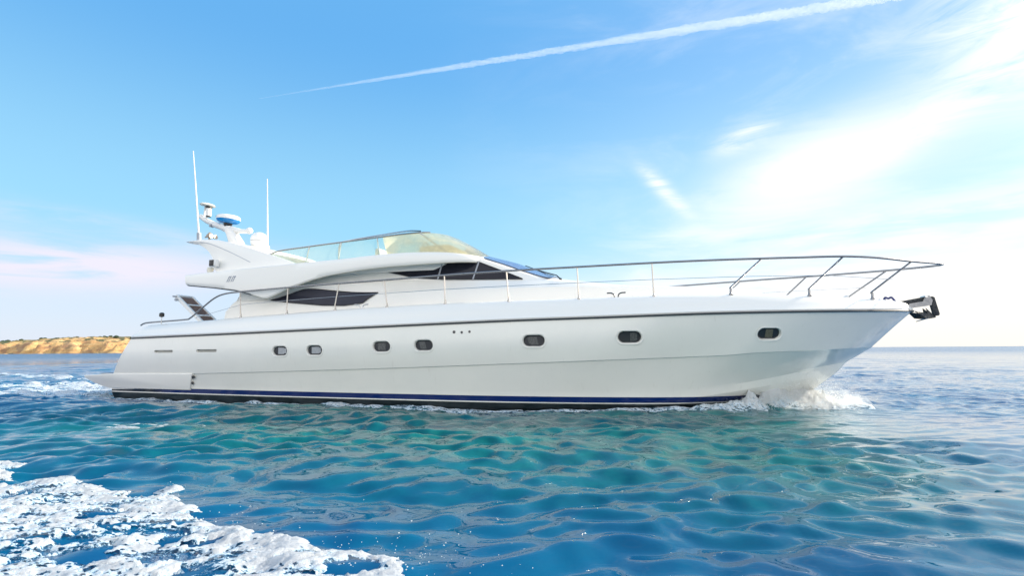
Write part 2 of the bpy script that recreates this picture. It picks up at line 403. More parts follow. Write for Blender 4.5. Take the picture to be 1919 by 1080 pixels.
PANE = dark_glass('porthole_glass', (0.02, 0.02, 0.022), 0.06, 0.5)
def porthole(i, q, side):
    x, z, a, b = q; M = frame_at(x, z, side)
    bm = bmesh.new()                                      # raised rim ring following the opening
    outer = [(stadium(a + .022, b + .022), .000), (stadium(a + .018, b + .018), .007), (stadium(a + .004, b + .004), .007), (stadium(a * .97, b * .95), -.012), (stadium(a * .9, b * .88), -.040), (stadium(a * .84, b * .78), -.042)]
    rws = [[M @ Vector((u, v, h)) for u, v in pr] for pr, h in outer]
    loft(bm, rws, close_u=True)
    fr = obj('porthole', bm, GEL, Y, angle=50)
    bm = bmesh.new(); pr = stadium(a * .87, b * .82); prg = stadium(a * .80, b * .72)
    loft(bm, [[M @ Vector((u, v, -.040)) for u, v in stadium(a * .89, b * .86)], [M @ Vector((u, v, -.030)) for u, v in stadium(a * .86, b * .82)], [M @ Vector((u, v, -.038)) for u, v in prg]], close_u=True)
    obj('gasket', bm, BLACK, fr)
    bm = bmesh.new(); bm.faces.new([bm.verts.new(M @ Vector((u, v, -.039))) for u, v in prg])
    gq = bmesh.ops.extrude_face_region(bm, geom=bm.faces[:]); bmesh.ops.translate(bm, verts=[v for v in gq['geom'] if isinstance(v, bmesh.types.BMVert)], vec=(M.to_3x3() @ Vector((0, 0, -.008))))
    obj('glass', bm, PANE, fr, smooth=False)
    if side < 0:                                          # what shows behind each pane: a curtain or blind
        u0, u1 = {0: (-.35, .78), 1: (-.45, .72), 2: (-.5, .4), 3: (-.55, .1), 4: (-.6, .25), 5: (.05, .62), 6: (-.25, .38)}[i]
        bm = bmesh.new(); n = 9; rws = []
        for s in (-.66, .66):
            rws.append([M @ Vector(((u0 + (u1 - u0) * k / n + (.12 * (.66 - s) if i in (3, 4) else 0)) * a * .95, s * b * (.95 if abs(u0 + (u1 - u0) * k / n) < .5 else .72), -.0365 + .003 * (k % 2))) for k in range(n + 1)])
        loft(bm, rws); mt = [CURT_L, CURT_L, CURT_D, CURT_D, CURT_D, CURT_D, CURT_Y][i]
        obj('curtain', bm, mt, fr, angle=180)
CURT_L = simple('pale_curtain', (0.42, 0.43, 0.45), 0.3, var=0.12, vs=12, coat=.6)
CURT_D = simple('dim_curtain', (0.085, 0.085, 0.08), 0.3, var=0.25, vs=14, coat=.6)
CURT_Y = simple('ochre_blind', (0.16, 0.14, 0.085), 0.4, var=0.3, vs=18, coat=.5)
for side in (-1, 1):
    for i, q in enumerate(PORTS): porthole(i, q, side)
    for (x, z, a, b) in VENTS:
        M = frame_at(x, z, side); bm = bmesh.new()
        for k in range(3):
            v0 = -b + (2 * b) * (k + .15) / 3; v1 = -b + 2 * b * (k + .7) / 3
            vs = [bm.verts.new(M @ Vector(c)) for c in ((-a * .96, v0, -.045), (a * .96, v0, -.045), (a * .96, v1, -.03), (-a * .96, v1, -.03))]
            bm.faces.new(vs); vs2 = [bm.verts.new(M @ Vector(c)) for c in ((-a * .96, v1, -.03), (a * .96, v1, -.03), (a * .96, v1 + .003, -.046), (-a * .96, v1 + .003, -.046))]; bm.faces.new(vs2)
        obj('air_vent', bm, simple('vent_grey', (0.42, 0.41, 0.37), .5) if 'vent_grey' not in bpy.data.materials else bpy.data.materials['vent_grey'], Y, smooth=False)
    for (x, z, rr) in [(1.14, 1.63, .022), (1.32, 1.62, .018), (1.50, 1.63, .018), (-6.42, .58, .026), (-6.50, .42, .024)]:
        M = frame_at(x, max(z, .9), side); M.translation.z = z
        if z < .9: M.translation.y = side * (2.52 if z > .5 else 2.46)
        bm = bmesh.new(); lathe(bm, [(rr * 1.5, -.02), (rr * 1.5, .006), (rr * 1.05, .009), (rr, .002), (rr * .2, 0)], 16); bmesh.ops.transform(bm, matrix=M, verts=bm.verts[:])
        obj('drain_outlet', bm, DARKST, Y)

# rub rail
bm = bmesh.new(); xs = np.linspace(-8.84, 10.44, 90)
for s in (-1, 1):
    pts = [(x, s * (bs(x) + .012), rubz(x) + .002) for x in xs]
    tube(bm, pts, .021, 8)
tube(bm, [(10.44, -.13, rubz(10.44)), (10.50, 0, rubz(10.5)), (10.44, .13, rubz(10.44))], .021, 8)
obj('rub_rail', bm, RUBRAIL, Y)

# deck moulding: bulwark that tumbles home from the rub rail to the deck edge, capping, deck
def inset(x): return .25 if x < 9.3 else .25 * max(.25, (10.5 - x) / 1.2)
bm = bmesh.new(); Rr = []
xs = [-8.86 + (10.47 + 8.86) * (1 - (1 - i / 110) ** 1.25) for i in range(111)]
prof = []
for i, x in enumerate(xs):
    t = i / 110
    xe = x + .30 * max(0, 1 - t * 6) - .06 * max(0, t - .9) * 10    # the stern end rakes forward
    B0 = bs(x); z0 = rubz(x) + .018; z1 = edgez(x); ins = inset(x); cam_ = .10 * min(1, B0 / 2)
    e = max(B0 - ins, .012); lip = min(.10, e * .5)
    half = [(x, B0 + .004, z0), (x, B0 + .016, z0 + .03), (x + (xe - x) * .1, B0 - .012, z0 + .055), (x + (xe - x) * .45, B0 - ins * .30, z0 + (z1 - z0) * .45), (x + (xe - x) * .85, B0 - ins * .72, z0 + (z1 - z0) * .88),
            (xe, e - .01, z1 - .004), (xe, max(e - .035, .006), z1 + .004), (xe, e - lip, z1 - .004), (xe, e - lip * 1.15, z1 - .045), (xe, e * .5, z1 - .045 + cam_ * .7), (xe, .004, z1 - .045 + cam_)]
    prof.append([(a, -b, c) for a, b, c in half] + [(a, b, c) for a, b, c in half[::-1]])
V = loft(bm, prof); bm.faces.new(V[0]); bm.faces.new(V[-1])
obj('deck', bm, GEL, Y, angle=35)

# swim platform with its wings along the quarters
bm = bmesh.new()
prism(bm, [(-10.92, .575), (-10.86, .51), (-10.42, .36), (-10.12, .29), (-9.85, .235), (-6.62, .235), (-6.42, .675), (-9.50, .655), (-10.82, .595)], -2.53, 2.53, bev=.025)
for v in bm.verts:
    yk, yb = ip(v.co.x, KNB), ip(v.co.x, CHB); f = min(1.0, max(0, (v.co.z - .28) / .38)); yy = yb + (yk - yb) * f + .035
    if v.co.x < -9.7: yy *= 1 - .03 * ((-9.7 - v.co.x) / 1.15) ** 2
    v.co.y = math.copysign(yy - (2.53 - abs(v.co.y)), v.co.y)
obj('swim_platform', bm, GEL, Y, angle=30)
bm = bmesh.new()
box(bm, -10.66, -9.62, -2.0, 2.0, .612, .628, .004)
obj('teak_decking', bm, TEAK, bpy.data.objects['swim_platform'])

# ---- cabin (saloon, wheelhouse and the long trunk on the foredeck) as one moulding
YC = sip([(-6.3, 1.93), (-4, 1.98), (0, 1.96), (2, 1.87), (3.3, 1.70), (4.5, 1.50), (5.5, 1.28), (6.5, 1.0), (7.3, .66), (7.8, .33), (8.02, .05)])
def yc(x): return ip(x, YC)
ZC = sip([(-6.3, 2.60), (-3.5, 2.64), (-1.27, 2.67), (1.4, 2.665), (3.4, 2.66), (4.2, 2.63), (5.2, 2.58), (6.0, 2.545), (6.8, 2.50), (7.4, 2.43), (7.8, 2.33), (8.02, 2.22)])
def zc(x): return ip(x, ZC)
YU = [(-6.3, 1.88), (-3.5, 1.90), (-2.6, 1.86), (-1.2, 1.76), (0, 1.72), (1.3, 1.68), (2.4, 1.58), (3.1, 1.46), (3.3, 1.42)]
ZU = [(-6.3, 2.9), (-3.0, 2.95), (-1.4, 2.98), (-.5, 2.96), (.4, 2.92), (1.4, 2.89), (2.4, 2.85), (3.1, 2.82)]
ZR = [(-6.3, 3.05), (-3, 3.25), (-1.4, 3.45), (.6, 3.50), (1.15, 3.47), (1.8, 3.24), (2.3, 3.05), (2.9, 2.86), (3.1, 2.825)]
def sect(x):
    y0 = yc(x); zk = zc(x)
    if x < 3.1:
        yu, zu, zr = ip(x, YU), ip(x, ZU), ip(x, ZR); yr = yu - .13 * (1 if x < 1 else max(.3, 1 - (x - 1) / 3))
    else:
        k = min(1, (x - 3.1) / 1.5); yu = max(y0 - .22 - .05 * k, y0 * .5); zu = zk + (.15 - .09 * k) * min(1, y0 / .6); zr = zu + .02; yr = yu * .8
    crown = .16 if x < 3.1 else .16 + (.06 - .16) * min(1, (x - 3.1) / 1.2)
    crown += .09 * max(0, 1 - abs(x - 2.0) / 1.1)
    crown *= min(1, y0 / .8)
    h = [(y0, 1.98), (y0 - .015, 2.15 + (zk - 2.15) * .4), (y0 - .03, zk - .06), (y0 - .045, zk - .012), (y0 - .075, zk + .012), (yu + .03, zu - .02), (yu, zu), (yu - (yu - yr) * .5, (zu + zr) / 2), (yr, zr - .01), (yr - .05, zr + .02), (yr * .6, zr + crown * .75), (.003, zr + crown)]
    return [(max(a, .002), b) for a, b in h]
bm = bmesh.new(); rows = []
xsx = list(np.linspace(-6.15, 3.05, 60)) + list(np.linspace(3.15, 7.3, 34)) + list(np.linspace(7.36, 8.02, 14))
for x in xsx:
    h = sect(x); row = []
    for (y, z) in h:
        # the after end of the saloon curves forward as it rises
        dx = 0
        if x < -4.5: dx = (-4.5 - x) / 1.65 * float(np.interp(z, [2.1, 2.3, 2.5, 2.72, 2.9, 3.3], [0, .02, .20, .46, .58, .62]))
        row.append((x + dx, y, z))
    rows.append([(a, -b, c) for a, b, c in row] + [(a, b, c) for a, b, c in row[::-1]])
V = loft(bm, rows); bm.faces.new(V[0]); bm.faces.new(V[-1])
cabin = obj('cabin', bm, GEL, Y, angle=28)

def wall_y(x, z):
    h = sect(x)[:9]
    zs = [b for a, b in h]; ys = [a for a, b in h]
    return float(np.interp(z, zs, ys))
def patch(name, upper, lower, mt, parent, off=.014, thick=.02, n=48, side=-1, wall=wall_y, rows_=6):
    """curved glazing between an upper and a lower (x,z) chain, laid on the cabin side"""
    x0 = upper[0][0]; x1 = upper[-1][0]; bm = bmesh.new(); O = []; I = []
    for i in range(n + 1):
        x = x0 + (x1 - x0) * i / n
        zt = ip(x, upper); zb = ip(x, lower)
        zb = min(zb, zt - .0015)
        O.append([(x, side * (wall(x, zb + (zt - zb) * k / rows_) + off), zb + (zt - zb) * k / rows_) for k in range(rows_ + 1)])
        I.append([(x, side * (abs(q[1]) - thick), q[2]) for q in O[-1]])
    loops = [o + i_[::-1] for o, i_ in zip(O, I)]
    V = loft(bm, loops, close_u=True); bm.faces.new(V[0]); bm.faces.new(V[-1])
    return obj(name, bm, mt, parent, angle=50)
def outline(name, pts, r, mt, parent, side=-1, off=.02, wall=wall_y):
    bm = bmesh.new(); P = []
    for a, b in zip(pts, pts[1:] + pts[:1]):
        for k in range(6):
            x = a[0] + (b[0] - a[0]) * k / 6; z = a[1] + (b[1] - a[1]) * k / 6; P.append((x, side * (wall(x, z) + off), z))
    P.append(P[0]); tube(bm, P, r, 6); return obj(name, bm, mt, parent)
SUP = sip([(-4.54, 2.595), (-3.94, 2.735), (-3.60, 2.82), (-3.42, 2.845), (-3.12, 2.835), (-2.49, 2.76), (-1.9, 2.70), (-1.27, 2.672)], 4)
SLO = [(-4.54, 2.585), (-3.81, 2.50), (-2.89, 2.405), (-2.22, 2.375), (-1.69, 2.42), (-1.51, 2.54), (-1.27, 2.665)]
UUP = [(-1.42, 3.275), (-.62, 3.325), (.32, 3.35), (1.20, 3.35), (1.29, 3.335), (1.83, 3.11), (2.36, 2.885)]
ULO = [(-1.42, 3.265), (-.52, 3.06), (-.27, 3.01), (.43, 2.945), (1.37, 2.905), (2.36, 2.868)]
for side in (-1, 1):
    w = patch('saloon_window', SUP, SLO, MESHG, Y, side=side)
    outline('frame', SUP + [(-1.51, 2.54), (-1.69, 2.42), (-2.22, 2.375), (-2.89, 2.405), (-3.81, 2.50)], .012, BLACK, w, side=side)
    w = patch('wheelhouse_window', UUP, ULO, GLASS, Y, side=side)
    outline('frame', UUP + [(1.37, 2.905), (.43, 2.945), (-.27, 3.01), (-.52, 3.06)], .010, BLACK, w, side=side)
    for a, b in (((.32, 3.345), (.25, 2.95)), ((1.27, 3.34), (1.16, 2.91))):
        bm = bmesh.new(); P = []
        for k in range(7):
            x = a[0] + (b[0] - a[0]) * k / 6; z = a[1] + (b[1] - a[1]) * k / 6; P.append((x, side * (wall_y(x, z) + .018), z))
        tube(bm, P, .020, 6); obj('mullion', bm, GREYM, w)

# windshield: three panes laid on the raked front of the wheelhouse, with wipers
def roof_pt(x, y):
    h = sect(x); yr, zr = h[9]; y = abs(y)
    pts = [h[9], h[10], h[11]]
    return float(np.interp(-y, [-a for a, b in pts], [b for a, b in pts]))
for (y0, y1) in ((-1.42, -.50), (-.46, .46), (.50, 1.42)):
    bm = bmesh.new(); O = []
    for i in range(13):
        x = 1.30 + (2.98 - 1.30) * i / 12
        O.append([(x, y0 + (y1 - y0) * k / 6, roof_pt(x, y0 + (y1 - y0) * k / 6) + .02) for k in range(7)])
    V = loft(bm, O)
    gq = bmesh.ops.extrude_face_region(bm, geom=bm.faces[:]); bmesh.ops.translate(bm, verts=[v for v in gq['geom'] if isinstance(v, bmesh.types.BMVert)], vec=(0, 0, .012))
    obj('windshield', bm, WSG, Y, angle=60)
for y in (-.95, -.1, .75):
    bm = bmesh.new()
    tube(bm, [(3.12, y, 2.92), (3.02, y + .03, 3.02), (2.45, y + .22, roof_pt(2.45, y + .22) + .05)], [.018, .014, .008], 6)
    tube(bm, [(2.75, y + .05, roof_pt(2.75, y) + .05), (2.15, y + .35, roof_pt(2.15, y + .35) + .05)], .010, 6)
    lathe(bm, [(.035, -.03), (.035, .03), (.02, .045), (.001, .046)], 12, (3.12, y, 2.90))
    obj('wiper', bm, BLACK, Y)

# ---- flybridge
YF = sip([(-7.5, 2.10), (-6.5, 2.17), (-5, 2.22), (-3, 2.22), (-1, 2.14), (0, 2.05), (.7, 1.93), (1.15, 1.70), (1.38, 1.35), (1.50, .8), (1.55, .05)])
ZFB = [(-7.5, 3.12), (-6.9, 3.05), (-6.2, 2.97), (-5.47, 2.865), (-5.0, 2.75), (-4.47, 2.60), (-4.2, 2.68), (-3.70, 2.86), (-3.1, 3.02), (-2.64, 3.12), (-1.64, 3.225), (-.98, 3.265), (.5, 3.31), (1.3, 3.34), (1.7, 3.34), (2, 3.33)]
ZFT = sip([(-7.5, 3.42), (-5.8, 3.45), (-3.5, 3.50), (-2.2, 3.535), (-1.3, 3.58), (-.4, 3.60), (.4, 3.575), (.9, 3.53), (1.4, 3.47), (1.7, 3.42), (1.98, 3.38)])
bm = bmesh.new(); rows = []
xf = [-7.5, -7.47] + list(np.linspace(-7.4, 1.0, 60)) + list(np.linspace(1.03, 1.55, 18))
for x in xf:
    y = ip(x, YF); zb = ip(x, ZFB); zt = ip(x, ZFT); s = min(1, y / 1.2)
    zu = max(zb, 3.0) + .08
    ffr = max(0, min(1, (x - .2) / .9))           # coaming closes over the brow towards the front
    zfl = 3.2 + (zt - .02 - 3.2) * ffr
    h = [(.003, zu + .02), (y * .5, zu + .02), (y - .26 * s, zu), (y - .06 * s, zb + .01), (y - .01, zb), (y + .012 * s, zb + .03), (y + .015 * s, zb + (zt - zb) * .3), (y + .005 * s, zb + (zt - zb) * .66), (y - .025 * s, zt - .02), (y - .045 * s, zt), (y - .30 * s, zt + .005), (y - .34 * s, zt - .03 * (1 - ffr)), (y - .37 * s, zfl), (y * .4, zfl + .10 * ffr * s), (.003, zfl + .14 * ffr * s)]
    dx = 0
    row = [(x + (.11 * (1 - (c - zb) / max(zt - zb, .01)) if x < -7.3 else 0), max(a, .002), c) for a, c in h]
    rows.append([(a, -b, c) for a, b, c in row] + [(a, b, c) for a, b, c in row[::-1]])
V = loft(bm, rows, close_u=False)
for A in (V[0], V[-1]):
    n = len(A)
    for k in range(n // 2 - 1):
        try: bm.faces.new((A[k], A[k + 1], A[n - 2 - k], A[n - 1 - k]))
        except ValueError: pass
fly = obj('flybridge', bm, GEL, Y, angle=35)
def fly_y(x, z):
    y = ip(x, YF); zb = ip(x, ZFB); zt = ip(x, ZFT)
    return float(np.interp((z - zb) / (zt - zb), [0, .1, .3, .66, .93, 1], [y, y + .012, y + .015, y + .005, y - .02, y - .045]))
# the slanted two-character mark on the side of the flybridge
for side in (-1, 1):
    bm = bmesh.new()
    def bar(pts):
        vs = [bm.verts.new((x, side * (fly_y(x, z) + .006), z)) for x, z in pts]; bm.faces.new(vs)
    h0, h1 = 3.115, 3.27
    for k, x in enumerate((-5.82, -5.755, -5.675, -5.61)):
        bar([(x, h0), (x + .032, h0), (x + .032 + .075, h1), (x + .075, h1)])
    bar([(-5.745, h1 - .005), (-5.745, h1 - .035), (-5.66, h1 - .035), (-5.655, h1 - .005)]); bar([(-5.60, h1 - .005), (-5.60, h1 - .035), (-5.50, h1 - .035), (-5.495, h1 - .005)])
    gq = bmesh.ops.extrude_face_region(bm, geom=bm.faces[:]); bmesh.ops.translate(bm, verts=[v for v in gq['geom'] if isinstance(v, bmesh.types.BMVert)], vec=(0, -side * .004, 0))
    obj('emblem', bm, GREYM, fly, smooth=False)
# khaki tube stands in for the shadow line under the eyebrow
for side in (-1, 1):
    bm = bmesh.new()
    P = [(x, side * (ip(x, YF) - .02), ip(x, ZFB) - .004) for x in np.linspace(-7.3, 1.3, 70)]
    tube(bm, P, .012, 6); obj('shadow_seam', bm, simple('khaki_shadow', (0.40, 0.39, 0.31), .6) if 'khaki_shadow' not in bpy.data.materials else bpy.data.materials['khaki_shadow'], fly)

for side in (-1, 1):
    bm = bmesh.new(); tube(bm, [(x, side * (ip(x, YF) - .012), ip(x, ZFB) + .004) for x in np.linspace(-7.36, -4.9, 30)], [.006] + [.017] * 28 + [.004], 6); obj('underside_shade', bm, DARKST, fly)  # dark strip drawn for the shade on the aft underside lip
# flybridge furniture seen through the screen
bm = bmesh.new(); box(bm, -.55, .35, -1.25, -.1, 3.2, 3.93, .08); o = obj('helm_console', bm, CREAM, fly)
bm = bmesh.new(); tube(bm, [(-.62, -.68 + .2 * math.cos(a), 3.93 + .2 * math.sin(a)) for a in np.linspace(0, 2 * math.pi, 25)], .014, 6); tube(bm, [(-.5, -.68, 3.93), (-.62, -.68, 3.93)], .02, 6); tube(bm, [(-.62, -.88, 3.93), (-.62, -.48, 3.93)], .010, 6)
obj('steering_wheel', bm, BLACK, fly)
bm = bmesh.new(); box(bm, -1.7, -1.2, -1.3, -.1, 3.2, 3.62, .05); box(bm, -1.82, -1.68, -1.3, -.1, 3.5, 3.95, .05); obj('helm_seat', bm, CUSH, fly)
for y0 in (-1.75, 1.2):
    bm = bmesh.new(); box(bm, -5.0, -2.6, y0, y0 + .55, 3.2, 3.52, .05); obj('bench_seat', bm, CUSH, fly)

# windscreen and side glass of the flybridge
TOPC = [(-4.85, -1.80, 3.72), (-4.6, -1.80, 3.93), (-3.5, -1.80, 4.00), (-2.5, -1.80, 4.045), (-1.6, -1.78, 4.09), (-.75, -1.62, 4.17), (-.30, -1.28, 4.25), (-.05, -.7, 4.31), (.03, 0, 4.33)]
BOTC = [(-4.85, -1.90, 3.50), (-4.6, -1.90, 3.51), (-3.5, -1.92, 3.52), (-2.5, -1.90, 3.55), (-1.5, -1.88, 3.58), (-.1, -1.82, 3.60), (.78, -1.42, 3.55), (1.12, -.75, 3.57), (1.22, 0, 3.59)]
T_ = smooth_path(TOPC, 6); B_ = smooth_path(BOTC, 6); nT = len(T_)
def glass(name, i0, i1, mt, side):
    bm = bmesh.new(); rows = []
    for i in range(i0, i1 + 1):
        a, b = B_[i], T_[i]; out = []
        for k in range(7):
            q = a.lerp(b, k / 6); bulge = .035 * math.sin(math.pi * k / 6)
            q = q + Vector((bulge if i > 30 else 0, -bulge, 0)); out.append((q.x, -side * q.y, q.z))
        rows.append(out)
    loft(bm, rows); return obj(name, bm, mt, fly, angle=80)
for side in (-1, 1):
    glass('side_glass', 1, 26, SIDEG, side)
    glass('windscreen', 26, nT - 1, FRONTG, side)
    bm = bmesh.new(); tube(bm, [(q.x, -side * q.y, q.z + .012) for q in T_[0:38]], .022, 8); obj('screen_rail', bm, POSTM, fly)
    bm = bmesh.new(); tube(bm, smooth_path([(-2.6, side * 1.74, 3.62), (-2.58, side * 1.74, 4.02), (-2.3, side * 1.74, 4.10), (-1.5, side * 1.72, 4.17), (-.7, side * 1.58, 4.26), (-.4, side * 1.40, 4.28)], 5), .020, 8); obj('grab_rail', bm, STEEL, fly)
    for i in (12, 18, 25, 34):
        a, b = B_[i], T_[i]; bm = bmesh.new(); tube(bm, [(a.x, -side * a.y, a.z - .02), (b.x, -side * b.y, b.z)], .017, 8); obj('screen_post', bm, STEEL if i < 30 else GREYM, fly)

# ---- radar arch
AT = sip([(-7.82, 4.46), (-7.34, 4.485), (-6.71, 4.43), (-6.27, 4.33), (-5.78, 4.20), (-5.13, 4.00), (-4.72, 3.86), (-4.23, 3.70), (-3.85, 3.56), (-3.6, 3.49)], 4)
AB = sip([(-7.82, 4.43), (-7.69, 4.395), (-7.39, 4.345), (-7.04, 4.17), (-6.83, 3.99), (-6.70, 3.82), (-6.66, 3.67), (-6.60, 3.55), (-6.40, 3.44)], 4)
bm = bmesh.new()
def archx(side):
    nonlocal_rows = []
    n = 26
    for i in range(n + 1):
        u = i / n
        # sweep from the raked aft edge to the top edge
        a = AB[min(int(u * (len(AB) - 1)), len(AB) - 1)]; 
        fa = u * (len(AB) - 1); k = min(int(fa), len(AB) - 2); t = fa - k
        lo = (AB[k][0] + (AB[k + 1][0] - AB[k][0]) * t, AB[k][1] + (AB[k + 1][1] - AB[k][1]) * t)
        fb = u * (len(AT) - 1); k = min(int(fb), len(AT) - 2); t = fb - k
        hi = (AT[k][0] + (AT[k + 1][0] - AT[k][0]) * t, AT[k][1] + (AT[k + 1][1] - AT[k][1]) * t)
        row = []
        for q in range(9):
            f = q / 8; x = lo[0] + (hi[0] - lo[0]) * f; z = lo[1] + (hi[1] - lo[1]) * f
            # outside face swells towards the foot and is rounded at both edges
            yy = 1.80 + .16 * max(0, (4.4 - z)) + .05 * math.sin(math.pi * f)
            row.append((x, side * yy, z))
        inner = [(x, side * (abs(y) - .16), z) for x, y, z in row[::-1]]
        nonlocal_rows.append(row + inner)
    V = loft(bm, nonlocal_rows, close_u=True); bm.faces.new(V[0]); bm.faces.new(V[-1])
archx(-1); archx(1)
rows = []
for i in range(17):                                     # bridge between the two wings, slightly crowned
    y = -1.72 + 3.44 * i / 16; c = .10 * (1 - (y / 1.72) ** 2); fwd = .25 * (1 - (y / 1.72) ** 2)
    rows.append([(-7.80 + fwd * .3, y, 4.43 + c), (-7.5 + fwd * .3, y, 4.475 + c), (-6.71, y, 4.42 + c), (-6.0, y, 4.255 + c), (-5.5, y, 4.11 + c), (-5.5, y, 4.05 + c * .8), (-6.2, y, 4.18 + c * .8), (-7.2, y, 4.33 + c * .8)])
V = loft(bm, rows, close_u=True); bm.faces.new(V[0]); bm.faces.new(V[-1])
arch = obj('radar_arch', bm, GEL, Y, angle=35)
for side in (-1, 1):
    bm = bmesh.new()
    P = smooth_path([(-7.3, 4.40), (-6.9, 4.32), (-6.25, 4.08), (-5.75, 3.87), (-5.27, 3.66)] and [(-7.3, 0, 4.40), (-6.9, 0, 4.32), (-6.25, 0, 4.08), (-5.75, 0, 3.87), (-5.27, 0, 3.66)], 6)
    tube(bm, [(q.x, side * (1.80 + .16 * max(0, 4.4 - q.z) + .044), q.z) for q in P], [.003] + [.012] * (len(P) - 2) + [.003], 6)
    obj('crease', bm, simple('shade_trim', (0.52, 0.53, 0.55), .5) if 'shade_trim' not in bpy.data.materials else bpy.data.materials['shade_trim'], arch)
# loudspeaker and lamp at the foot of the arch
for side in (-1, 1):
    bm = bmesh.new(); box(bm, -6.60, -6.36, side * 2.05 - .06, side * 2.05 + .06, 3.60, 3.80, .02); sp = obj('loudspeaker', bm, WPLAST, Y)
    bm = bmesh.new(); box(bm, -6.585, -6.43, side * 2.115 - .012, side * 2.115 + .012, 3.615, 3.785, .01); obj('grille', bm, BLACK, sp)
    bm = bmesh.new(); lathe(bm, [(.02, -.14), (.06, -.12), (.085, -.05), (.085, .02), (.06, .05), (.001, .055)], 16, (-6.72, side * 1.95, 3.56)); obj('deck_lamp', bm, CREAM, Y)

# ---- mast and electronics on the arch
MY = -.70
bm = bmesh.new()
def ring(cx, cz, ax, ay, tx=0, tz=1):
    n = 16; out = []
    for k in range(n):
        a = 2 * math.pi * k / n; ca, sa = math.cos(a), math.sin(a)
        ca = math.copysign(abs(ca) ** .7, ca); sa = math.copysign(abs(sa) ** .7, sa)
        out.append((cx + ax * ca * tz, MY + ay * sa, cz + ax * ca * tx))
    return out
V = loft(bm, [ring(-6.95, 4.25, .34, .20, -.25), ring(-7.10, 4.50, .29, .17, -.2), ring(-7.20, 4.68, .26, .15, -.2), ring(-7.33, 4.88, .23, .13, -.2), ring(-7.46, 5.03, .23, .12, -.2), ring(-7.58, 5.12, .26, .12, -.25), ring(-7.60, 5.19, .20, .10, -.3)], close_u=True); bm.faces.new(V[0]); bm.faces.new(V[-1])
tube(bm, smooth_path([(-7.35, MY, 5.00), (-7.75, MY, 5.14), (-8.15, MY, 5.29), (-8.50, MY, 5.45), (-8.72, MY, 5.60)], 4), [.12] * 4 + [.10] * 4 + [.085] * 4 + [.075] * 4 + [.06], 10)
tube(bm, smooth_path([(-7.40, MY, 5.06), (-7.1, MY, 4.97), (-6.8, MY, 4.93), (-6.62, MY, 4.92)], 4), [.09] * 5 + [.07] * 4 + [.075] * 3 + [.07], 10)
mast = obj('mast', bm, WPLAST, Y, angle=50)
bm = bmesh.new(); bmesh.ops.create_uvsphere(bm, u_segments=16, v_segments=10, radius=.105, matrix=Matrix.Translation((-6.68, MY, 4.94))); obj('navigation_light', bm, WPLAST, mast)
RX = (-7.54, MY, 5.37)
tilt = Matrix.Rotation(rad(4), 3, 'Y').to_euler()
bm = bmesh.new(); lathe(bm, [(.01, .145), (.18, .14), (.29, .12), (.335, .08), (.347, .02), (.344, -.01)][::-1], 40, RX, tilt); rd = obj('radome', bm, WPLAST, Y)
bm = bmesh.new(); lathe(bm, [(.10, -.125), (.25, -.11), (.31, -.075), (.342, -.012)], 40, RX, tilt); obj('radome_base', bm, BLUEPL, rd)
bm = bmesh.new(); lathe(bm, [(.11, -.24), (.13, -.118)], 20, RX, tilt); obj('radome_mount', bm, BLACK, rd)
bm = bmesh.new()                                         # the small unreadable lettering on the dome's rim
for k in range(7):
    a0 = rad(-158 + k * 7.0); a1 = a0 + rad(5.0); vs = []
    for a, z in ((a0, .035), (a1, .035), (a1, .068), (a0, .068)):
        rr = .351 if z < .05 else .345; vs.append(bm.verts.new((RX[0] + rr * math.cos(a), RX[1] + rr * math.sin(a), RX[2] + z + .022 * -math.cos(a))))
    bm.faces.new(vs)
obj('lettering', bm, GREYM, rd, smooth=False)
bm = bmesh.new(); lathe(bm, [(.04, -.05), (.20, -.045), (.235, -.01), (.18, .035), (.08, .055), (.001, .06)], 28, (-8.43, MY, 5.93), Matrix.Rotation(rad(9), 3, 'Y').to_euler()); o = obj('antenna_dome', bm, CREAM, Y)
bm = bmesh.new(); tube(bm, [(-8.56, MY, 5.50), (-8.52, MY, 5.90)], .028, 8); obj('bracket', bm, WPLAST, o)
bm = bmesh.new(); lathe(bm, [(.05, -.17), (.085, -.15), (.085, .12), (.05, .14)], 18, (-8.34, MY - .03, 5.70)); o2 = obj('masthead_light', bm, WPLAST, Y)
bm = bmesh.new(); lathe(bm, [(.06, 0), (.092, .02), (.092, .075), (.06, .09)], 18, (-8.34, MY - .03, 5.775)); obj('lens', bm, BLACK, o2)
bm = bmesh.new(); lathe(bm, [(.03, 0), (.075, .01), (.075, .05), (.02, .07)], 18, (-8.34, MY - .03, 5.51)); obj('lens', bm, BLACK, o2)
bm = bmesh.new(); tube(bm, [(-8.55, MY + .02, 5.5), (-8.34, MY, 5.56)], .018, 6); obj('bracket', bm, WPLAST, o2)
bm = bmesh.new()
for k in range(3): tube(bm, [(-8.05 + k * .02, MY - .06 + .05 * k, 5.28), (-8.22, MY - .06 + .05 * k, 5.20)], .035, 8)
obj('deck_floodlight', bm, GREYM, mast)
# satellite dome on its pedestal
bm = bmesh.new(); lathe(bm, [(.15, -.30), (.18, -.22), (.225, -.16), (.243, -.05), (.243, .05), (.215, .13), (.155, .195), (.08, .23), (.001, .235)], 32, (-6.28, MY, 4.62)); dm = obj('satellite_dome', bm, WPLAST, Y)
bm = bmesh.new(); lathe(bm, [(.26, -.60), (.22, -.36), (.15, -.28)], 24, (-6.28, MY, 4.62)); obj('pedestal', bm, WPLAST, dm)
bm = bmesh.new(); lathe(bm, [(.243, -.05), (.248, -.045), (.248, -.035), (.243, -.03)], 32, (-6.28, MY, 4.62)); obj('seam', bm, GREYM, dm)
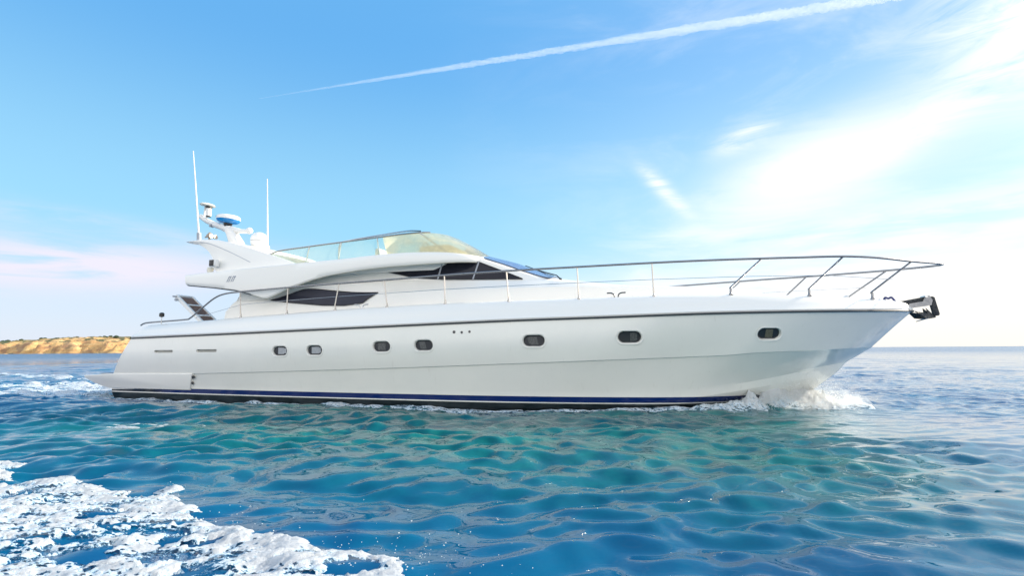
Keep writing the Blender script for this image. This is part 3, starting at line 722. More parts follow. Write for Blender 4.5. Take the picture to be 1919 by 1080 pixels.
# air horn
bm = bmesh.new()
for dy in (-.08, .08): tube(bm, [(-8.02 + .25, MY - .5 + dy, 4.70), (-7.87 + .25, MY - .5 + dy, 4.71), (-7.55 + .02, MY - .5 + dy, 4.72)], [.02, .025, .07], 12)
tube(bm, [(-7.7, MY - .5, 4.50), (-7.7, MY - .5, 4.70)], .03, 8); tube(bm, [(-7.76, MY - .5, 4.74), (-7.66, MY - .5, 4.83)], [.06, .05], 10); tube(bm, [(-7.9, MY - .5, 4.53), (-7.45, MY - .5, 4.53)], .035, 8)
obj('air_horn', bm, simple('horn_bronze', (0.38, 0.31, 0.25), .4, metal=.4), Y)
# whip antennas
bm = bmesh.new(); tube(bm, [(-7.45, -1.75, 4.46), (-7.50, -1.75, 4.80), (-7.70, -1.75, 6.0), (-7.92, -1.75, 7.27)], [.032, .026, .020, .011], 10); an = obj('whip_antenna', bm, WPLAST, Y)
bm = bmesh.new(); tube(bm, [(-7.44, -1.75, 4.42), (-7.47, -1.75, 4.70)], .06, 10); obj('antenna_base', bm, GREYM, an)
bm = bmesh.new(); tube(bm, [(-5.74, -.9, 4.10), (-5.80, -.9, 5.0), (-5.90, -.9, 6.45)], [.026, .021, .011], 10); an = obj('whip_antenna', bm, WPLAST, Y)
bm = bmesh.new(); tube(bm, [(-5.73, -.9, 4.05), (-5.75, -.9, 4.35)], .055, 10); obj('antenna_base', bm, WPLAST, an)

# ---- guard rail around the deck
def re(x): return max(bs(x) - inset(x) - .03, .02)
RAILP = [(-8.93, 2.17, 2.01), (-8.80, 2.18, 2.06), (-8.5, 2.20, 2.085), (-7.2, 2.26, 2.125), (-6.95, 2.27, 2.17), (-6.54, 2.29, 2.42), (-6.11, 2.31, 2.67), (-5.74, 2.33, 2.775), (-5.20, 2.34, 2.81), (-4.05, 2.37, 2.84), (-2.85, 2.40, 2.865), (-.81, 2.41, 2.90), (.75, 2.41, 2.935), (2.23, 2.39, 2.955), (3.78, 2.32, 2.965), (5.30, 2.21, 2.98), (6.4, 2.04, 2.995), (7.40, 1.83, 3.005), (8.15, 1.66, 3.01), (8.90, 1.50, 3.01), (9.6, 1.16, 2.995), (10.31, .66, 2.965), (10.8, .32, 2.955), (11.05, .12, 2.955), (11.10, 0, 2.955)]
half = smooth_path(RAILP, 5)
path = [(q.x, -q.y, q.z) for q in half] + [(q.x, q.y, q.z) for q in half[::-1][1:]]
bm = bmesh.new(); tube(bm, path, .0225, 10); rail = obj('guard_rail', bm, RAILM, Y, angle=80)
def rail_at(x):
    k = min(range(len(half)), key=lambda i: abs(half[i].x - x) + (10 if i < 20 and x > -5 else 0)); return half[k]
for side in (-1, 1):
    for x in (-5.13, -3.62, -2.17, -.73, .77, 2.27, 3.79, 5.30):
        q = rail_at(x); zb = edgez(x); yb = bs(x) - .25 - .02
        bm = bmesh.new(); tube(bm, [(x + .02, side * (yb), zb - .03), (x + .01, side * yb, zb + .10), (q.x, side * q.y, q.z)], .0145, 8)
        lathe(bm, [(.036, -.01), (.036, .01), (.022, .03), (.018, .09)], 12, (x + .02, side * yb, zb)); obj('stanchion', bm, POSTM, Y)
    for (xb, yb, xt, yt, zt) in ((6.78, 1.93, 7.39, 1.83, 3.0), (8.26, 1.47, 8.88, 1.50, 3.0), (9.52, .86, 10.31, .66, 2.955)):
        zb = edgez(xb); bm = bmesh.new()
        tube(bm, smooth_path([(xb, side * yb, zb - .03), (xb + .005, side * yb, zb + .12), (xb + .03, side * (yb + .003), zb + .17), (xt, side * yt, zt)], 4), .0175, 8)
        lathe(bm, [(.04, -.01), (.04, .01), (.025, .03), (.022, .12)], 12, (xb, side * yb, zb)); obj('stanchion', bm, RAILM, Y)
    # thin intermediate wire from the after deck to the pulpit
    pts = []
    for x in (-6.75, -5.13, -3.62, -2.17, -.73, .77, 2.27, 3.79, 5.30, 7.06, 8.57, 9.93):
        if x < 6: q = rail_at(x); pts.append((x, side * (re(x) - .01 if x > -6 else 2.28), (edgez(x) + q.z) / 2 + (.0 if x > -6 else -.02)))
        else: pts.append((x, side * {7.06: 1.88, 8.57: 1.485, 9.93: .76}[x], 2.655 if x < 9 else 2.60))
    bm = bmesh.new(); tube(bm, pts, .0055, 6); obj('guard_wire', bm, STEEL, Y)
    # mooring cleats
    for x in (-1.43, 4.57):
        z = edgez(x) + .005; y = side * (re(x) - .02); bm = bmesh.new()
        for s in (-1, 1):
            tube(bm, smooth_path([(x + s * .035, y, z - .01), (x + s * .05, y, z + .055), (x + s * .10, y, z + .085), (x + s * .19, y, z + .09)], 4), .014, 8)
        obj('mooring_cleat', bm, DARKST if x > 3 else STEEL, Y)
bm = bmesh.new(); tube(bm, [(-8.05, -2.24, 2.02), (-8.05, -2.24, 2.11)], .012, 6); obj('rail_foot', bm, STEEL, rail)

# fairlead and small fittings at the stem head
for (x, y) in ((9.98, -.30), (10.06, .30)):
    bm = bmesh.new(); tube(bm, smooth_path([(x - .09, y, 2.17), (x - .06, y, 2.27), (x, y, 2.25), (x + .06, y, 2.27), (x + .12, y, 2.17)], 4), .022, 8); obj('fairlead', bm, simple('navy_metal', (.05, .06, .16), .3, metal=.7) if 'navy_metal' not in bpy.data.materials else bpy.data.materials['navy_metal'], Y)
bm = bmesh.new(); lathe(bm, [(.10, 0), (.10, .05), (.06, .08), (.07, .12), (.03, .14)], 16, (9.3, 0, 2.22)); obj('windlass', bm, STEEL, Y)
bm = bmesh.new(); box(bm, 8.1, 8.6, -.25, .25, 2.24, 2.29, .02); obj('deck_hatch', bm, WPLAST, Y)

# ---- bow roller and anchor
bm = bmesh.new()
for s in (-1, 1):
    prism(bm, [(10.36, 2.06), (10.42, 2.145), (10.66, 2.185), (10.70, 2.275), (10.74, 2.31), (10.79, 2.30), (10.83, 2.20), (10.80, 2.10), (10.46, 2.055)], s * .085 - .008, s * .085 + .008)
box(bm, 10.25, 10.46, -.085, .085, 2.07, 2.10)
roller = obj('bow_roller', bm, ROLLM, Y, smooth=False)
bm = bmesh.new(); tube(bm, [(10.72, -.075, 2.20), (10.72, -.03, 2.20), (10.72, .03, 2.20), (10.72, .075, 2.20)], [.06, .035, .035, .06], 14); obj('roller_wheel', bm, BLACK, roller)
bm = bmesh.new(); tube(bm, [(10.72, -.115, 2.285), (10.72, .115, 2.285)], .026, 10); obj('locking_pin', bm, STEEL, roller)
bm = bmesh.new()
prism(bm, [(10.19, 2.185), (10.72, 2.285), (10.78, 2.285), (10.78, 2.20), (10.42, 2.13)], -.07, .07, .006)      # shank lying in the roller
prism(bm, [(10.78, 2.285), (10.86, 2.29), (10.895, 2.27), (10.955, 1.92), (10.94, 1.885), (10.87, 1.875), (10.845, 1.90), (10.81, 2.12), (10.78, 2.20)], -.04, .04, .012)
anchor = obj('anchor', bm, GALV, Y)
for s in (-1, 1):
    bm = bmesh.new()
    a = [(10.86, s * .02, 1.885), (10.70, s * .07, 2.055), (10.72, s * .10, 1.93), (10.47, s * .16, 1.985), (10.60, s * .24, 1.86), (10.72, s * .12, 1.835), (10.88, s * .02, 1.86)]
    up = [bm.verts.new(q) for q in a]; bm.faces.new(up)
    gq = bmesh.ops.extrude_face_region(bm, geom=bm.faces[:]); bmesh.ops.translate(bm, verts=[v for v in gq['geom'] if isinstance(v, bmesh.types.BMVert)], vec=(0, 0, -.018))
    bmesh.ops.triangulate(bm, faces=[f for f in bm.faces if len(f.verts) > 4])
    obj('fluke', bm, GALV, anchor, smooth=False)
bm = bmesh.new(); tube(bm, [(10.50, -.10, 1.765), (10.70, -.03, 1.825), (10.88, 0, 1.87)], [.008, .015, .02], 8); obj('stock', bm, STEEL, anchor)

# ---- raised gangway at the stern
gw = Matrix.Translation((-8.33, -.60, 2.15))
bm = bmesh.new()
ang = math.atan2(.72, -.95)
def gpt(u, w, v): # u along the ramp (0 at deck .. 1.25), w across, v normal
    dx, dz = math.cos(ang), math.sin(ang); return (-8.15 + dx * u - dz * 0 + v * dz, -.60 + w, 2.15 + dz * u + v * -dx)
L = 1.42
for w0, w1 in ((-.30, -.24), (.24, .30)):
    for (v0, v1) in ((-.06, .05),):
        q = [gpt(0, w0, v0), gpt(L, w0, v0), gpt(L, w0, v1), gpt(0, w0, v1)]; q2 = [gpt(0, w1, v0), gpt(L, w1, v0), gpt(L, w1, v1), gpt(0, w1, v1)]
        A = [bm.verts.new(c) for c in q]; B = [bm.verts.new(c) for c in q2]; bm.faces.new(A); bm.faces.new(B[::-1])
        for k in range(4): bm.faces.new((A[k], B[k], B[(k + 1) % 4], A[(k + 1) % 4]))
for u in (.30, .86, L - .04):
    q = [gpt(u, -.24, -.02), gpt(u + .05, -.24, -.02), gpt(u + .05, -.24, .045), gpt(u, -.24, .045)]; q2 = [(a, b + .48, c) for a, b, c in q]
    A = [bm.verts.new(c) for c in q]; B = [bm.verts.new(c) for c in q2]; bm.faces.new(A); bm.faces.new(B[::-1])
    for k in range(4): bm.faces.new((A[k], B[k], B[(k + 1) % 4], A[(k + 1) % 4]))
gang = obj('gangway', bm, WPLAST, Y, smooth=False)
bm = bmesh.new(); A = [bm.verts.new(gpt(u, w, .02)) for u, w in ((0, -.235), (L - .1, -.235), (L - .1, .235), (0, .235))]; B = [bm.verts.new(gpt(u, w, -.005)) for u, w in ((0, -.235), (L - .1, -.235), (L - .1, .235), (0, .235))]
bm.faces.new(A); bm.faces.new(B[::-1])
for k in range(4): bm.faces.new((A[k], B[k], B[(k + 1) % 4], A[(k + 1) % 4]))
obj('walking_mat', bm, TEAK, gang, smooth=False)
bm = bmesh.new(); tube(bm, [gpt(L - .05, -.42, .0), gpt(L - .05, .36, .0)], .025, 8); tube(bm, [gpt(L - .16, -.38, -.05), gpt(L - .16, -.3, -.05)], .04, 8); obj('wheel_axle', bm, GREYM, gang)
bm = bmesh.new(); tube(bm, [(-8.50, -1.9, 2.02), (-8.50, -1.9, 2.26)], .012, 6); so = obj('stern_light', bm, STEEL, Y)
bm = bmesh.new(); lathe(bm, [(.02, -.06), (.065, -.04), (.065, .05), (.03, .075)], 14, (-8.50, -1.9, 2.31)); obj('lamp_head', bm, BLACK, so)
# cockpit coaming and after bulkhead with its door, seen from astern
bm = bmesh.new(); box(bm, -6.1, -6.04, -.8, .8, 2.05, 2.95, .01); obj('saloon_door', bm, GLASS, Y)
bm = bmesh.new(); box(bm, -8.2, -7.6, -1.6, -.95 - .0, 2.0, 2.10, .03); obj('cockpit_seat', bm, CUSH, Y)

# ------------------------------------------------------------------ numpy noise
def perlin(x, y, seed=0):
    xi = np.floor(x).astype(np.int64); yi = np.floor(y).astype(np.int64); xf_ = x - xi; yf_ = y - yi
    def gr(ix, iy, dx, dy):
        h = (ix * 374761393 + iy * 668265263 + seed * 2147483647) & 0xffffffff
        h = ((h ^ (h >> 13)) * 1274126177) & 0xffffffff; h = h ^ (h >> 16)
        a = (h & 0xffff) / 65536.0 * 2 * np.pi; return np.cos(a) * dx + np.sin(a) * dy
    u = xf_ ** 3 * (xf_ * (xf_ * 6 - 15) + 10); v = yf_ ** 3 * (yf_ * (yf_ * 6 - 15) + 10)
    a = gr(xi, yi, xf_, yf_); b = gr(xi + 1, yi, xf_ - 1, yf_); c = gr(xi, yi + 1, xf_, yf_ - 1); d_ = gr(xi + 1, yi + 1, xf_ - 1, yf_ - 1)
    return (a + (b - a) * u + (c - a) * v + (a - b - c + d_) * u * v) * 1.5
def fbm(x, y, o=4, seed=0, g_=.5):
    s = 0; a = 1; t = 0
    for k in range(o): s = s + a * perlin(x * 2 ** k, y * 2 ** k, seed + k * 17); t += a; a *= g_
    return s / t
def sstep(a, b, x): t = np.clip((x - a) / (b - a), 0, 1); return t * t * (3 - 2 * t)

OX, OY = yacht.location.x, yacht.location.y
def to_boat(x, y):
    dx = x - OX; dy = y - OY; return dx * fw.x + dy * fw.y, dx * lt.x + dy * lt.y
WLX = np.array([-9.8, -9.7, -6, -3, 1, 3, 4.5, 5.5, 6.5, 7.3, 8.0, 8.3]); WLB = np.array([0, 2.22, 2.38, 2.46, 2.46, 2.36, 2.14, 1.86, 1.42, .9, .25, 0])
def hull_dist(x, y):
    """distance outwards from the waterline on either side (approx.), and position along the boat"""
    bx, by = to_boat(x, y); b = np.interp(bx, WLX, WLB, left=0, right=0)
    return np.abs(by) - b, bx, by

rng = np.random.default_rng(7)
WAVES = []
for k in range(100):
    lam = math.exp(rng.uniform(math.log(.15), math.log(7.5)))
    th = rng.normal(rad(-68), rad(36)) if lam > 1.2 else rng.normal(rad(-72), rad(52))
    amp = .0085 * lam ** .68 * (1.0 if lam < 2 else (2 / lam) ** .55) * rng.uniform(.5, 1.3)
    WAVES.append((lam, math.cos(th), math.sin(th), amp * (.54 if lam < .8 else .54 - .17 * min(1, (lam - .8) / .6)), rng.uniform(0, 6.28)))
for k in range(56):
    lam = math.exp(rng.uniform(math.log(.16), math.log(.62))); th = rng.normal(rad(-74), rad(38))
    WAVES.append((lam, math.cos(th), math.sin(th), .0046 * lam * rng.uniform(.5, 1.4), rng.uniform(0, 6.28)))
def water_h(x, y, sp=0.05):
    h = np.zeros_like(x); dist = np.sqrt(x * x + y * y)
    wx = x + .35 * perlin(x * .35, y * .35, 3) + .10 * perlin(x * 1.4, y * 1.4, 5); wy = y + .35 * perlin(x * .35 + 9, y * .35, 4) + .10 * perlin(x * 1.3, y * 1.3 + 4, 6)
    calm = .65 + .6 * sstep(-.35, .4, perlin(x * .22, y * .22, 11)) + .35 * sstep(2, -6, x) - .34 * sstep(1.5, 6, x)
    for lam, cx, cy, a, ph in WAVES:
        f = np.clip((lam / np.maximum(sp, .03) - 3.0) / 3.0, 0, 1)
        k = 2 * np.pi / lam; s = np.sin(k * (wx * cx + wy * cy) + ph)
        w = a * f * (calm if lam < 2 else 1)
        h += w * (s + (.22 * np.cos(2 * (k * (wx * cx + wy * cy) + ph)) if lam > .8 else 0))
    # swell rising at the left, the boat's own wake
    h += .055 * sstep(-3, -9, x) * np.sin(.9 * (y + .25 * x) + .6 * perlin(x * .2, y * .2, 21)) * (sp < 1)
    dd, bx, by = hull_dist(x, y)
    side = (bx > -12) & (bx < 10)
    bw = np.exp(-((dd - .28 - .10 * (8.2 - bx)) / (.22 + .05 * np.maximum(8.4 - bx, 0))) ** 2) * sstep(9.0, 7.4, bx) * np.exp(-np.maximum(7.6 - bx, 0) / 2.5) * .11
    h += np.where(bx < 9.0, bw, 0)
    rdg = 1.25 + .10 * (7 - bx) + .35 * fbm(bx * .35, bx * 0 + 1.5, 2, 33)
    h += .085 * np.exp(-((dd - rdg) / .38) ** 2) * sstep(7.5, 4, bx) * sstep(-16, -8, bx) * (.7 + .8 * fbm(bx * .5, dd * .3, 3, 35))
    aft = sstep(-9.2, -10.6, bx) * np.exp(-np.maximum(-10.6 - bx, 0) / 16)
    ww = 1.8 + .22 * np.maximum(-10 - bx, 0)
    h += aft * (.10 * fbm(x * .9, y * .9, 4, 31) * np.exp(-(by / (ww + 1)) ** 2) * 2 + .10 * np.exp(-((np.abs(by) - ww) / .8) ** 2))
    h += np.where(dd < 1.2, .035 * fbm(x * 2.2, y * 2.2, 3, 41) * (1 - np.clip(dd, 0, 1.2) / 1.2), 0) * (bx < 9)
    h -= .045 * sstep(.9, .1, dd) * (bx < 7) * (bx > -10)
    return h
def axis(stops):
    """piecewise spacing: list of (start, end, spacing0, spacing1)"""
    out = []
    for a, b, s0, s1 in stops:
        x = a; L_ = b - a
        while x < b - 1e-6:
            out.append(x); x += s0 + (s1 - s0) * (x - a) / L_
    out.append(stops[-1][1]); return np.array(out)
ax_r = axis([(0, 5, .045, .05), (5, 22, .05, .085), (22, 45, .1, .8), (45, 400, 1, 20), (400, 9000, 25, 900)])
ax = np.concatenate([-ax_r[::-1][:-1], ax_r])
ay = axis([(-40, -4, 3, 1.0), (-4, 2.2, .8, .06), (2.2, 7, .026, .034), (7, 14, .035, .055), (14, 30, .06, .14), (30, 80, .15, .8), (80, 400, 1, 12), (400, 9000, 15, 700)])
GX, GY = np.meshgrid(ax, ay)
SPX = np.gradient(ax)[None, :] + 0 * GX; SPY = np.gradient(ay)[:, None] + 0 * GX; SP = np.maximum(SPX, SPY)

def grid_mesh(name, X, Yv, Z, mt, keep=None, parent=None, dens=None):
    ny, nx = X.shape; dv = None if dens is None else dens.reshape(-1)
    co = np.stack([X, Yv, Z], -1).reshape(-1, 3)
    idx = np.arange(ny * nx).reshape(ny, nx)
    q = np.stack([idx[:-1, :-1], idx[:-1, 1:], idx[1:, 1:], idx[1:, :-1]], -1).reshape(-1, 4)
    if keep is not None:
        kq = (keep[:-1, :-1] | keep[:-1, 1:] | keep[1:, 1:] | keep[1:, :-1]).reshape(-1); q = q[kq]
        used = np.unique(q); remap = np.full(ny * nx, -1); remap[used] = np.arange(len(used)); q = remap[q]; co = co[used]
        if dv is not None: dv = dv[used]
    me = bpy.data.meshes.new(name); me.vertices.add(len(co)); me.vertices.foreach_set('co', co.astype(np.float32).ravel())
    me.loops.add(q.size); me.loops.foreach_set('vertex_index', q.astype(np.int32).ravel())
    me.polygons.add(len(q)); me.polygons.foreach_set('loop_start', np.arange(0, q.size, 4, dtype=np.int32)); me.polygons.foreach_set('loop_total', np.full(len(q), 4, dtype=np.int32))
    me.polygons.foreach_set('use_smooth', np.ones(len(q), dtype=bool)); me.update(); me.validate()
    if dv is not None:
        at = me.attributes.new('dens', 'FLOAT', 'POINT'); at.data.foreach_set('value', dv.astype(np.float32))
    me.materials.append(mt); o = bpy.data.objects.new(name, me); C.objects.link(o); return o

def water_mat():
    M, h, b = mat('sea_water')
    geo = h.new('ShaderNodeNewGeometry').outputs['Position']; s = h.sep(geo)
    # greener aerated water, with the hull's shade painted in (in the yacht's own frame)
    bx = h.m('ADD', h.m('MULTIPLY', h.m('SUBTRACT', s[0], OX), fw.x), h.m('MULTIPLY', h.m('SUBTRACT', s[1], OY), fw.y))
    by = h.m('ADD', h.m('MULTIPLY', h.m('SUBTRACT', s[0], OX), lt.x), h.m('MULTIPLY', h.m('SUBTRACT', s[1], OY), lt.y))
    n = h.noise(geo, .55, 5, .6, .4); nf = h.noise(geo, 2.2, 5, .6, .6)
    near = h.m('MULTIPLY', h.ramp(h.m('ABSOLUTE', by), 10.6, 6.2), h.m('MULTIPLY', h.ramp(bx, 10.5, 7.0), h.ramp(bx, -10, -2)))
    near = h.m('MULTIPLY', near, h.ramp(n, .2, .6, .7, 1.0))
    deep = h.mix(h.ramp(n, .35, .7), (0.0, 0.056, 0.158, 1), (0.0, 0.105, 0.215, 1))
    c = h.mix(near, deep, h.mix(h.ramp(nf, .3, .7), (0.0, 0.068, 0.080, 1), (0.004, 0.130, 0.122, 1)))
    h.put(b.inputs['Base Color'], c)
    b.inputs['IOR'].default_value = 1.333; b.inputs['Specular IOR Level'].default_value = 0.7
    dist = h.new('ShaderNodeVectorMath', operation='LENGTH'); h.put(dist.inputs[0], geo)
    D = dist.outputs['Value']
    h.put(b.inputs['Roughness'], h.ramp(D, 12, 200, .005, .22))
    # small ripples everywhere; broader ones take over where the mesh gets coarse
    warp = h.mp(geo, rot=(0, 0, rad(18)), sc=(1, 1.9, 1))
    r1 = h.noise(warp, 4.0, 2, .5, .6); r2 = h.noise(h.mp(geo, rot=(0, 0, rad(12)), sc=(.45, 1.0, 1)), 1.1, 5, .6, .5); r3 = h.noise(h.mp(geo, rot=(0, 0, rad(8)), sc=(.35, 1, 1)), .16, 6, .62, .3)
    b1 = h.new('ShaderNodeBump'); b1.inputs['Distance'].default_value = .05; h.put(b1.inputs['Strength'], h.ramp(D, 4, 22, .06, .6)); h.put(b1.inputs['Height'], r1)
    b2 = h.new('ShaderNodeBump'); b2.inputs['Distance'].default_value = .45; lee = h.ramp(h.m('DIVIDE', s[0], D), -.45, .35, 1.0, .24); h.put(b2.inputs['Strength'], h.m('MULTIPLY', lee, h.ramp(D, 14, 60, .0, 1.0))); h.put(b2.inputs['Height'], r2); h.l.new(b1.outputs[0], b2.inputs['Normal'])
    b3 = h.new('ShaderNodeBump'); b3.inputs['Distance'].default_value = 4.0; h.put(b3.inputs['Strength'], h.m('MULTIPLY', lee, h.ramp(D, 50, 200, .0, 1.0))); h.put(b3.inputs['Height'], r3); h.l.new(b2.outputs[0], b3.inputs['Normal'])
    h.l.new(b3.outputs[0], b.inputs['Normal'])
    return M
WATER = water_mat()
GZ = water_h(GX, GY, SP)
GZ -= (GX ** 2 + GY ** 2) / (2 * 6371000.0)
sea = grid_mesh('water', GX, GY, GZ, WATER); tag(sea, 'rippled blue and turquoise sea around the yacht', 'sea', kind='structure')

# ------------------------------------------------------------------ foam
def foam_mat(name, col=(.80, .82, .84)):
    M, h, b = mat(name)
    geo = h.new('ShaderNodeNewGeometry').outputs['Position']
    at = h.new('ShaderNodeAttribute', attribute_name='dens').outputs['Fac']
    n = h.noise(geo, 11, 6, .72); n2 = h.noise(h.mp(geo, rot=(0, 0, rad(-20)), sc=(1, 2.0, 1)), 38, 6, .75, .5)
    f = h.m('ADD', at, h.m('ADD', h.m('MULTIPLY', h.m('SUBTRACT', n, .5), 1.2), h.m('MULTIPLY', h.m('SUBTRACT', n2, .5), 1.3)))
    # thin froth lets the water's blue show, dense froth is white
    c = h.mix(h.ramp(f, .05, .32), (.10, .28, .45, 1), (.50, .64, .74, 1)); v3 = h.new('ShaderNodeTexVoronoi', feature='SMOOTH_F1'); h.put(v3.inputs['Vector'], h.mix(.06, h.mp(geo, rot=(0, 0, rad(-20)), sc=(1, 1.8, 1)), h.noise(geo, 6, 3, .6, 0, 'Color'))); v3.inputs['Scale'].default_value = 19
    # lace: round holes open between strings of bubbles wherever the froth is thin
    lace = h.m('SUBTRACT', f, h.m('MULTIPLY', h.ramp(v3.outputs['Distance'], .42, .08), h.ramp(f, 1.15, .35, 0, .75)))
    c = h.mix(h.ramp(lace, .12, .62), c, col + (1,)); h.put(b.inputs['Base Color'], c)
    b.inputs['Roughness'].default_value = .55; b.inputs['Specular IOR Level'].default_value = .4
    b.inputs['Subsurface Weight'].default_value = .0
    bn = h.new('ShaderNodeBump'); bn.inputs['Strength'].default_value = .7; bn.inputs['Distance'].default_value = .025; h.put(bn.inputs['Height'], h.noise(geo, 36, 6, .72)); h.l.new(bn.outputs[0], b.inputs['Normal'])
    tl = h.new('ShaderNodeBsdfTranslucent'); tl.inputs[0].default_value = (.85, .90, .92, 1); mx = h.new('ShaderNodeMixShader'); h.put(mx.inputs[0], h.ramp(f, .2, .7, 0, .42))
    h.l.new(b.outputs[0], mx.inputs[1]); h.l.new(tl.outputs[0], mx.inputs[2]); tr = h.new('ShaderNodeBsdfTransparent'); mt_ = h.new('ShaderNodeMixShader'); h.put(mt_.inputs[0], h.ramp(lace, .02, .22)); h.l.new(tr.outputs[0], mt_.inputs[1]); h.l.new(mx.outputs[0], mt_.inputs[2])
    h.l.new(mt_.outputs[0], h.n['Material Output'].inputs[0])
    return M
FOAM = foam_mat('sea_foam')

# foreground wake: thick churned foam of the boat the picture is taken from
x = np.arange(-9, .8, .018); y = np.arange(1.6, 6.6, .015); FX, FY = np.meshgrid(x, y)
EDGE = [(-9, 7.0), (-5.6, 5.9), (-5.09, 5.30), (-4.77, 5.54), (-4.14, 5.12), (-3.56, 4.94), (-3.13, 4.85), (-2.65, 4.16), (-1.86, 3.70), (-1.46, 3.50), (-1.12, 3.34), (-.79, 3.22), (-.62, 3.02), (-.3, 2.8), (.8, 2.2)]
ey = np.interp(FX, [a for a, b in EDGE], [b for a, b in EDGE])
ca, sa = math.cos(rad(20)), math.sin(rad(20)); ux = FX * ca + FY * sa; uy = -FX * sa + FY * ca
wob = .22 * fbm(ux * 1.3, uy * 2.6, 4, 51) + .09 * fbm(ux * 6, uy * 9, 3, 52)
din = ey + .12 - FY + wob
lump = fbm(ux * 2.6, uy * 5.0, 5, 53, .6); holes = fbm(ux * 1.7 + 7, uy * 6.0, 5, 54, .62); thin = sstep(.8, -3.2, FX - .25 * FY)
cell = 1 - np.abs(fbm(ux * 6 + .5 * lump, uy * 11 + .5 * holes, 4, 58, .6)) * 2.2
fine = fbm(ux * 22, uy * 34, 3, 55, .6)
thick = -.016 + .036 * sstep(-.03, .22, din) + .036 * lump * sstep(-.05, .3, din) + .022 * cell * sstep(-.02, .2, din) + .016 * fine
dens = np.clip(.80 + 1.1 * lump + .55 * cell - .75 * sstep(-.08, .35, holes) - .60 * thin + .30 * sstep(.5, .1, din) * sstep(.02, .12, din) - .9 * sstep(.12, -.04, din) - .35 * sstep(.25, .7, fbm(ux * 5, uy * 9, 4, 59, .7) + .4), 0, 1)
thick -= (.06 * thin + .008) * sstep(.16, .45, holes + .16 * thin - .04) + .012 * thin
thick = np.where(din < 0, np.minimum(thick, -.004 + din * .2), thick)
FZ = water_h(FX, FY) + thick
foam = grid_mesh('wake_foam', FX, FY, FZ, FOAM, keep=thick > -.02, dens=dens)
tag(foam, 'thick white churned wake foam filling the lower left corner of the water', 'foam', kind='stuff')

# foam along the waterline and the bow wave
bxs = np.arange(-11.5, 9.6, .03); bys = np.arange(-4.6, 1.3, .025); BX, BY = np.meshgrid(bxs, bys)
PX_ = OX + BX * fw.x + BY * lt.x; PY_ = OY + BX * fw.y + BY * lt.y
b_ = np.interp(BX, WLX, WLB, left=0, right=0); dd = np.abs(BY) - b_
prox = np.clip((BX - 1.5) / 6.5, 0, 1)                       # stronger towards the bow
fo = 0.10 * fbm(BX * 1.4, BY * 3, 5, 61, .6) + .05 * fbm(BX * 7, BY * 9, 3, 62)
wband = .36 + .34 * sstep(-.3, .5, fbm(BX * .7, BY * .3 + 3, 3, 63)) + .40 * sstep(3.5, 7.6, BX)
cover = sstep(wband, wband * .1, dd - .02) * sstep(-.25, 0, dd)
th_ = -.040 + .062 * cover + .26 * fo + .014
ridge = np.exp(-((dd - .16 - .08 * np.maximum(8.0 - BX, 0)) / (.20 + .03 * np.maximum(8 - BX, 0))) ** 2) * sstep(8.8, 7.8, BX) * np.exp(-np.maximum(7.4 - BX, 0) / .75)
th_ += ridge * (.20 + .45 * fbm(BX * 3, BY * 3, 4, 64) + .18 * fbm(BX * 10, BY * 10, 3, 65))
th_ = np.where(dd < -.35, -.2, th_); spl = np.exp(-((BX - 8.45) / .42) ** 2 - ((BY + .15) / .50) ** 2); th_ += spl * (.13 + .42 * fbm(BX * 3.8, BY * 3.8, 5, 67, .7) + .30 * fbm(BX * 12, BY * 12, 3, 68))
th_ = np.where((BY > .35) & (BX < 8.4), -.2, th_); th_ = np.where(BX > 9.5, -.2, th_); th_ -= .1 * sstep(.9, 1.8, dd)
WZ = water_h(PX_, PY_) + th_
wdens = np.clip(.28 + 4.0 * fo + .5 * ridge + .5 * spl + 1.2 * th_ + .5 * fbm(BX * 9, BY * 9, 4, 69, .7), 0, 1)
side_f = grid_mesh('hull_foam', PX_, PY_, WZ, FOAM, keep=th_ > -.02, dens=wdens)
tag(side_f, 'broken white foam and bow wave along the near side of the yacht', 'foam', kind='stuff')

# froth astern
bxs = np.arange(-34, -9.6, .06); bys = np.arange(-9, 6, .05); BX, BY = np.meshgrid(bxs, bys)
PX_ = OX + BX * fw.x + BY * lt.x; PY_ = OY + BX * fw.y + BY * lt.y; ww = 1.9 + .20 * np.maximum(-10 - BX, 0)
core = np.exp(-(BY / (ww * .7)) ** 2) * np.exp(-np.maximum(-10.6 - BX, 0) / 9) + .45 * np.exp(-((np.abs(BY) - ww) / .55) ** 2)
th_ = -.085 + .185 * core * sstep(-9.6, -10.3, BX) + .14 * fbm(BX * .8, BY * 1.6, 5, 71, .6)
th_ = np.where(BX > -9.9, np.minimum(th_, -.01), th_)
st_f = grid_mesh('stern_foam', PX_, PY_, water_h(PX_, PY_) + th_, FOAM, keep=th_ > -.03, dens=np.clip(.3 + 5 * th_, 0, 1))
tag(st_f, 'white froth of the propeller wash behind the stern', 'foam', kind='stuff')

# scattered breaking crests: small foam flecks around (130-320, 790-800) of the water surface
x = np.arange(-9.5, -2, .03); y = np.arange(7.2, 11, .03); FX, FY = np.meshgrid(x, y)
mk = np.exp(-(((FX + 6.6) + (FY - 9.1) * .3) / 1.5) ** 2 - ((FY - 9.1) / .32) ** 2)
th_ = -.06 + .070 * mk + .10 * fbm(FX * 2, FY * 5, 4, 81, .6) - .015
fl = grid_mesh('crest_foam', FX, FY, water_h(FX, FY) + th_, FOAM, keep=th_ > -.02, dens=np.clip(.6 + 5 * th_, 0, 1))
tag(fl, 'small flecks of foam on a wave crest left of the hull', 'foam', kind='stuff')

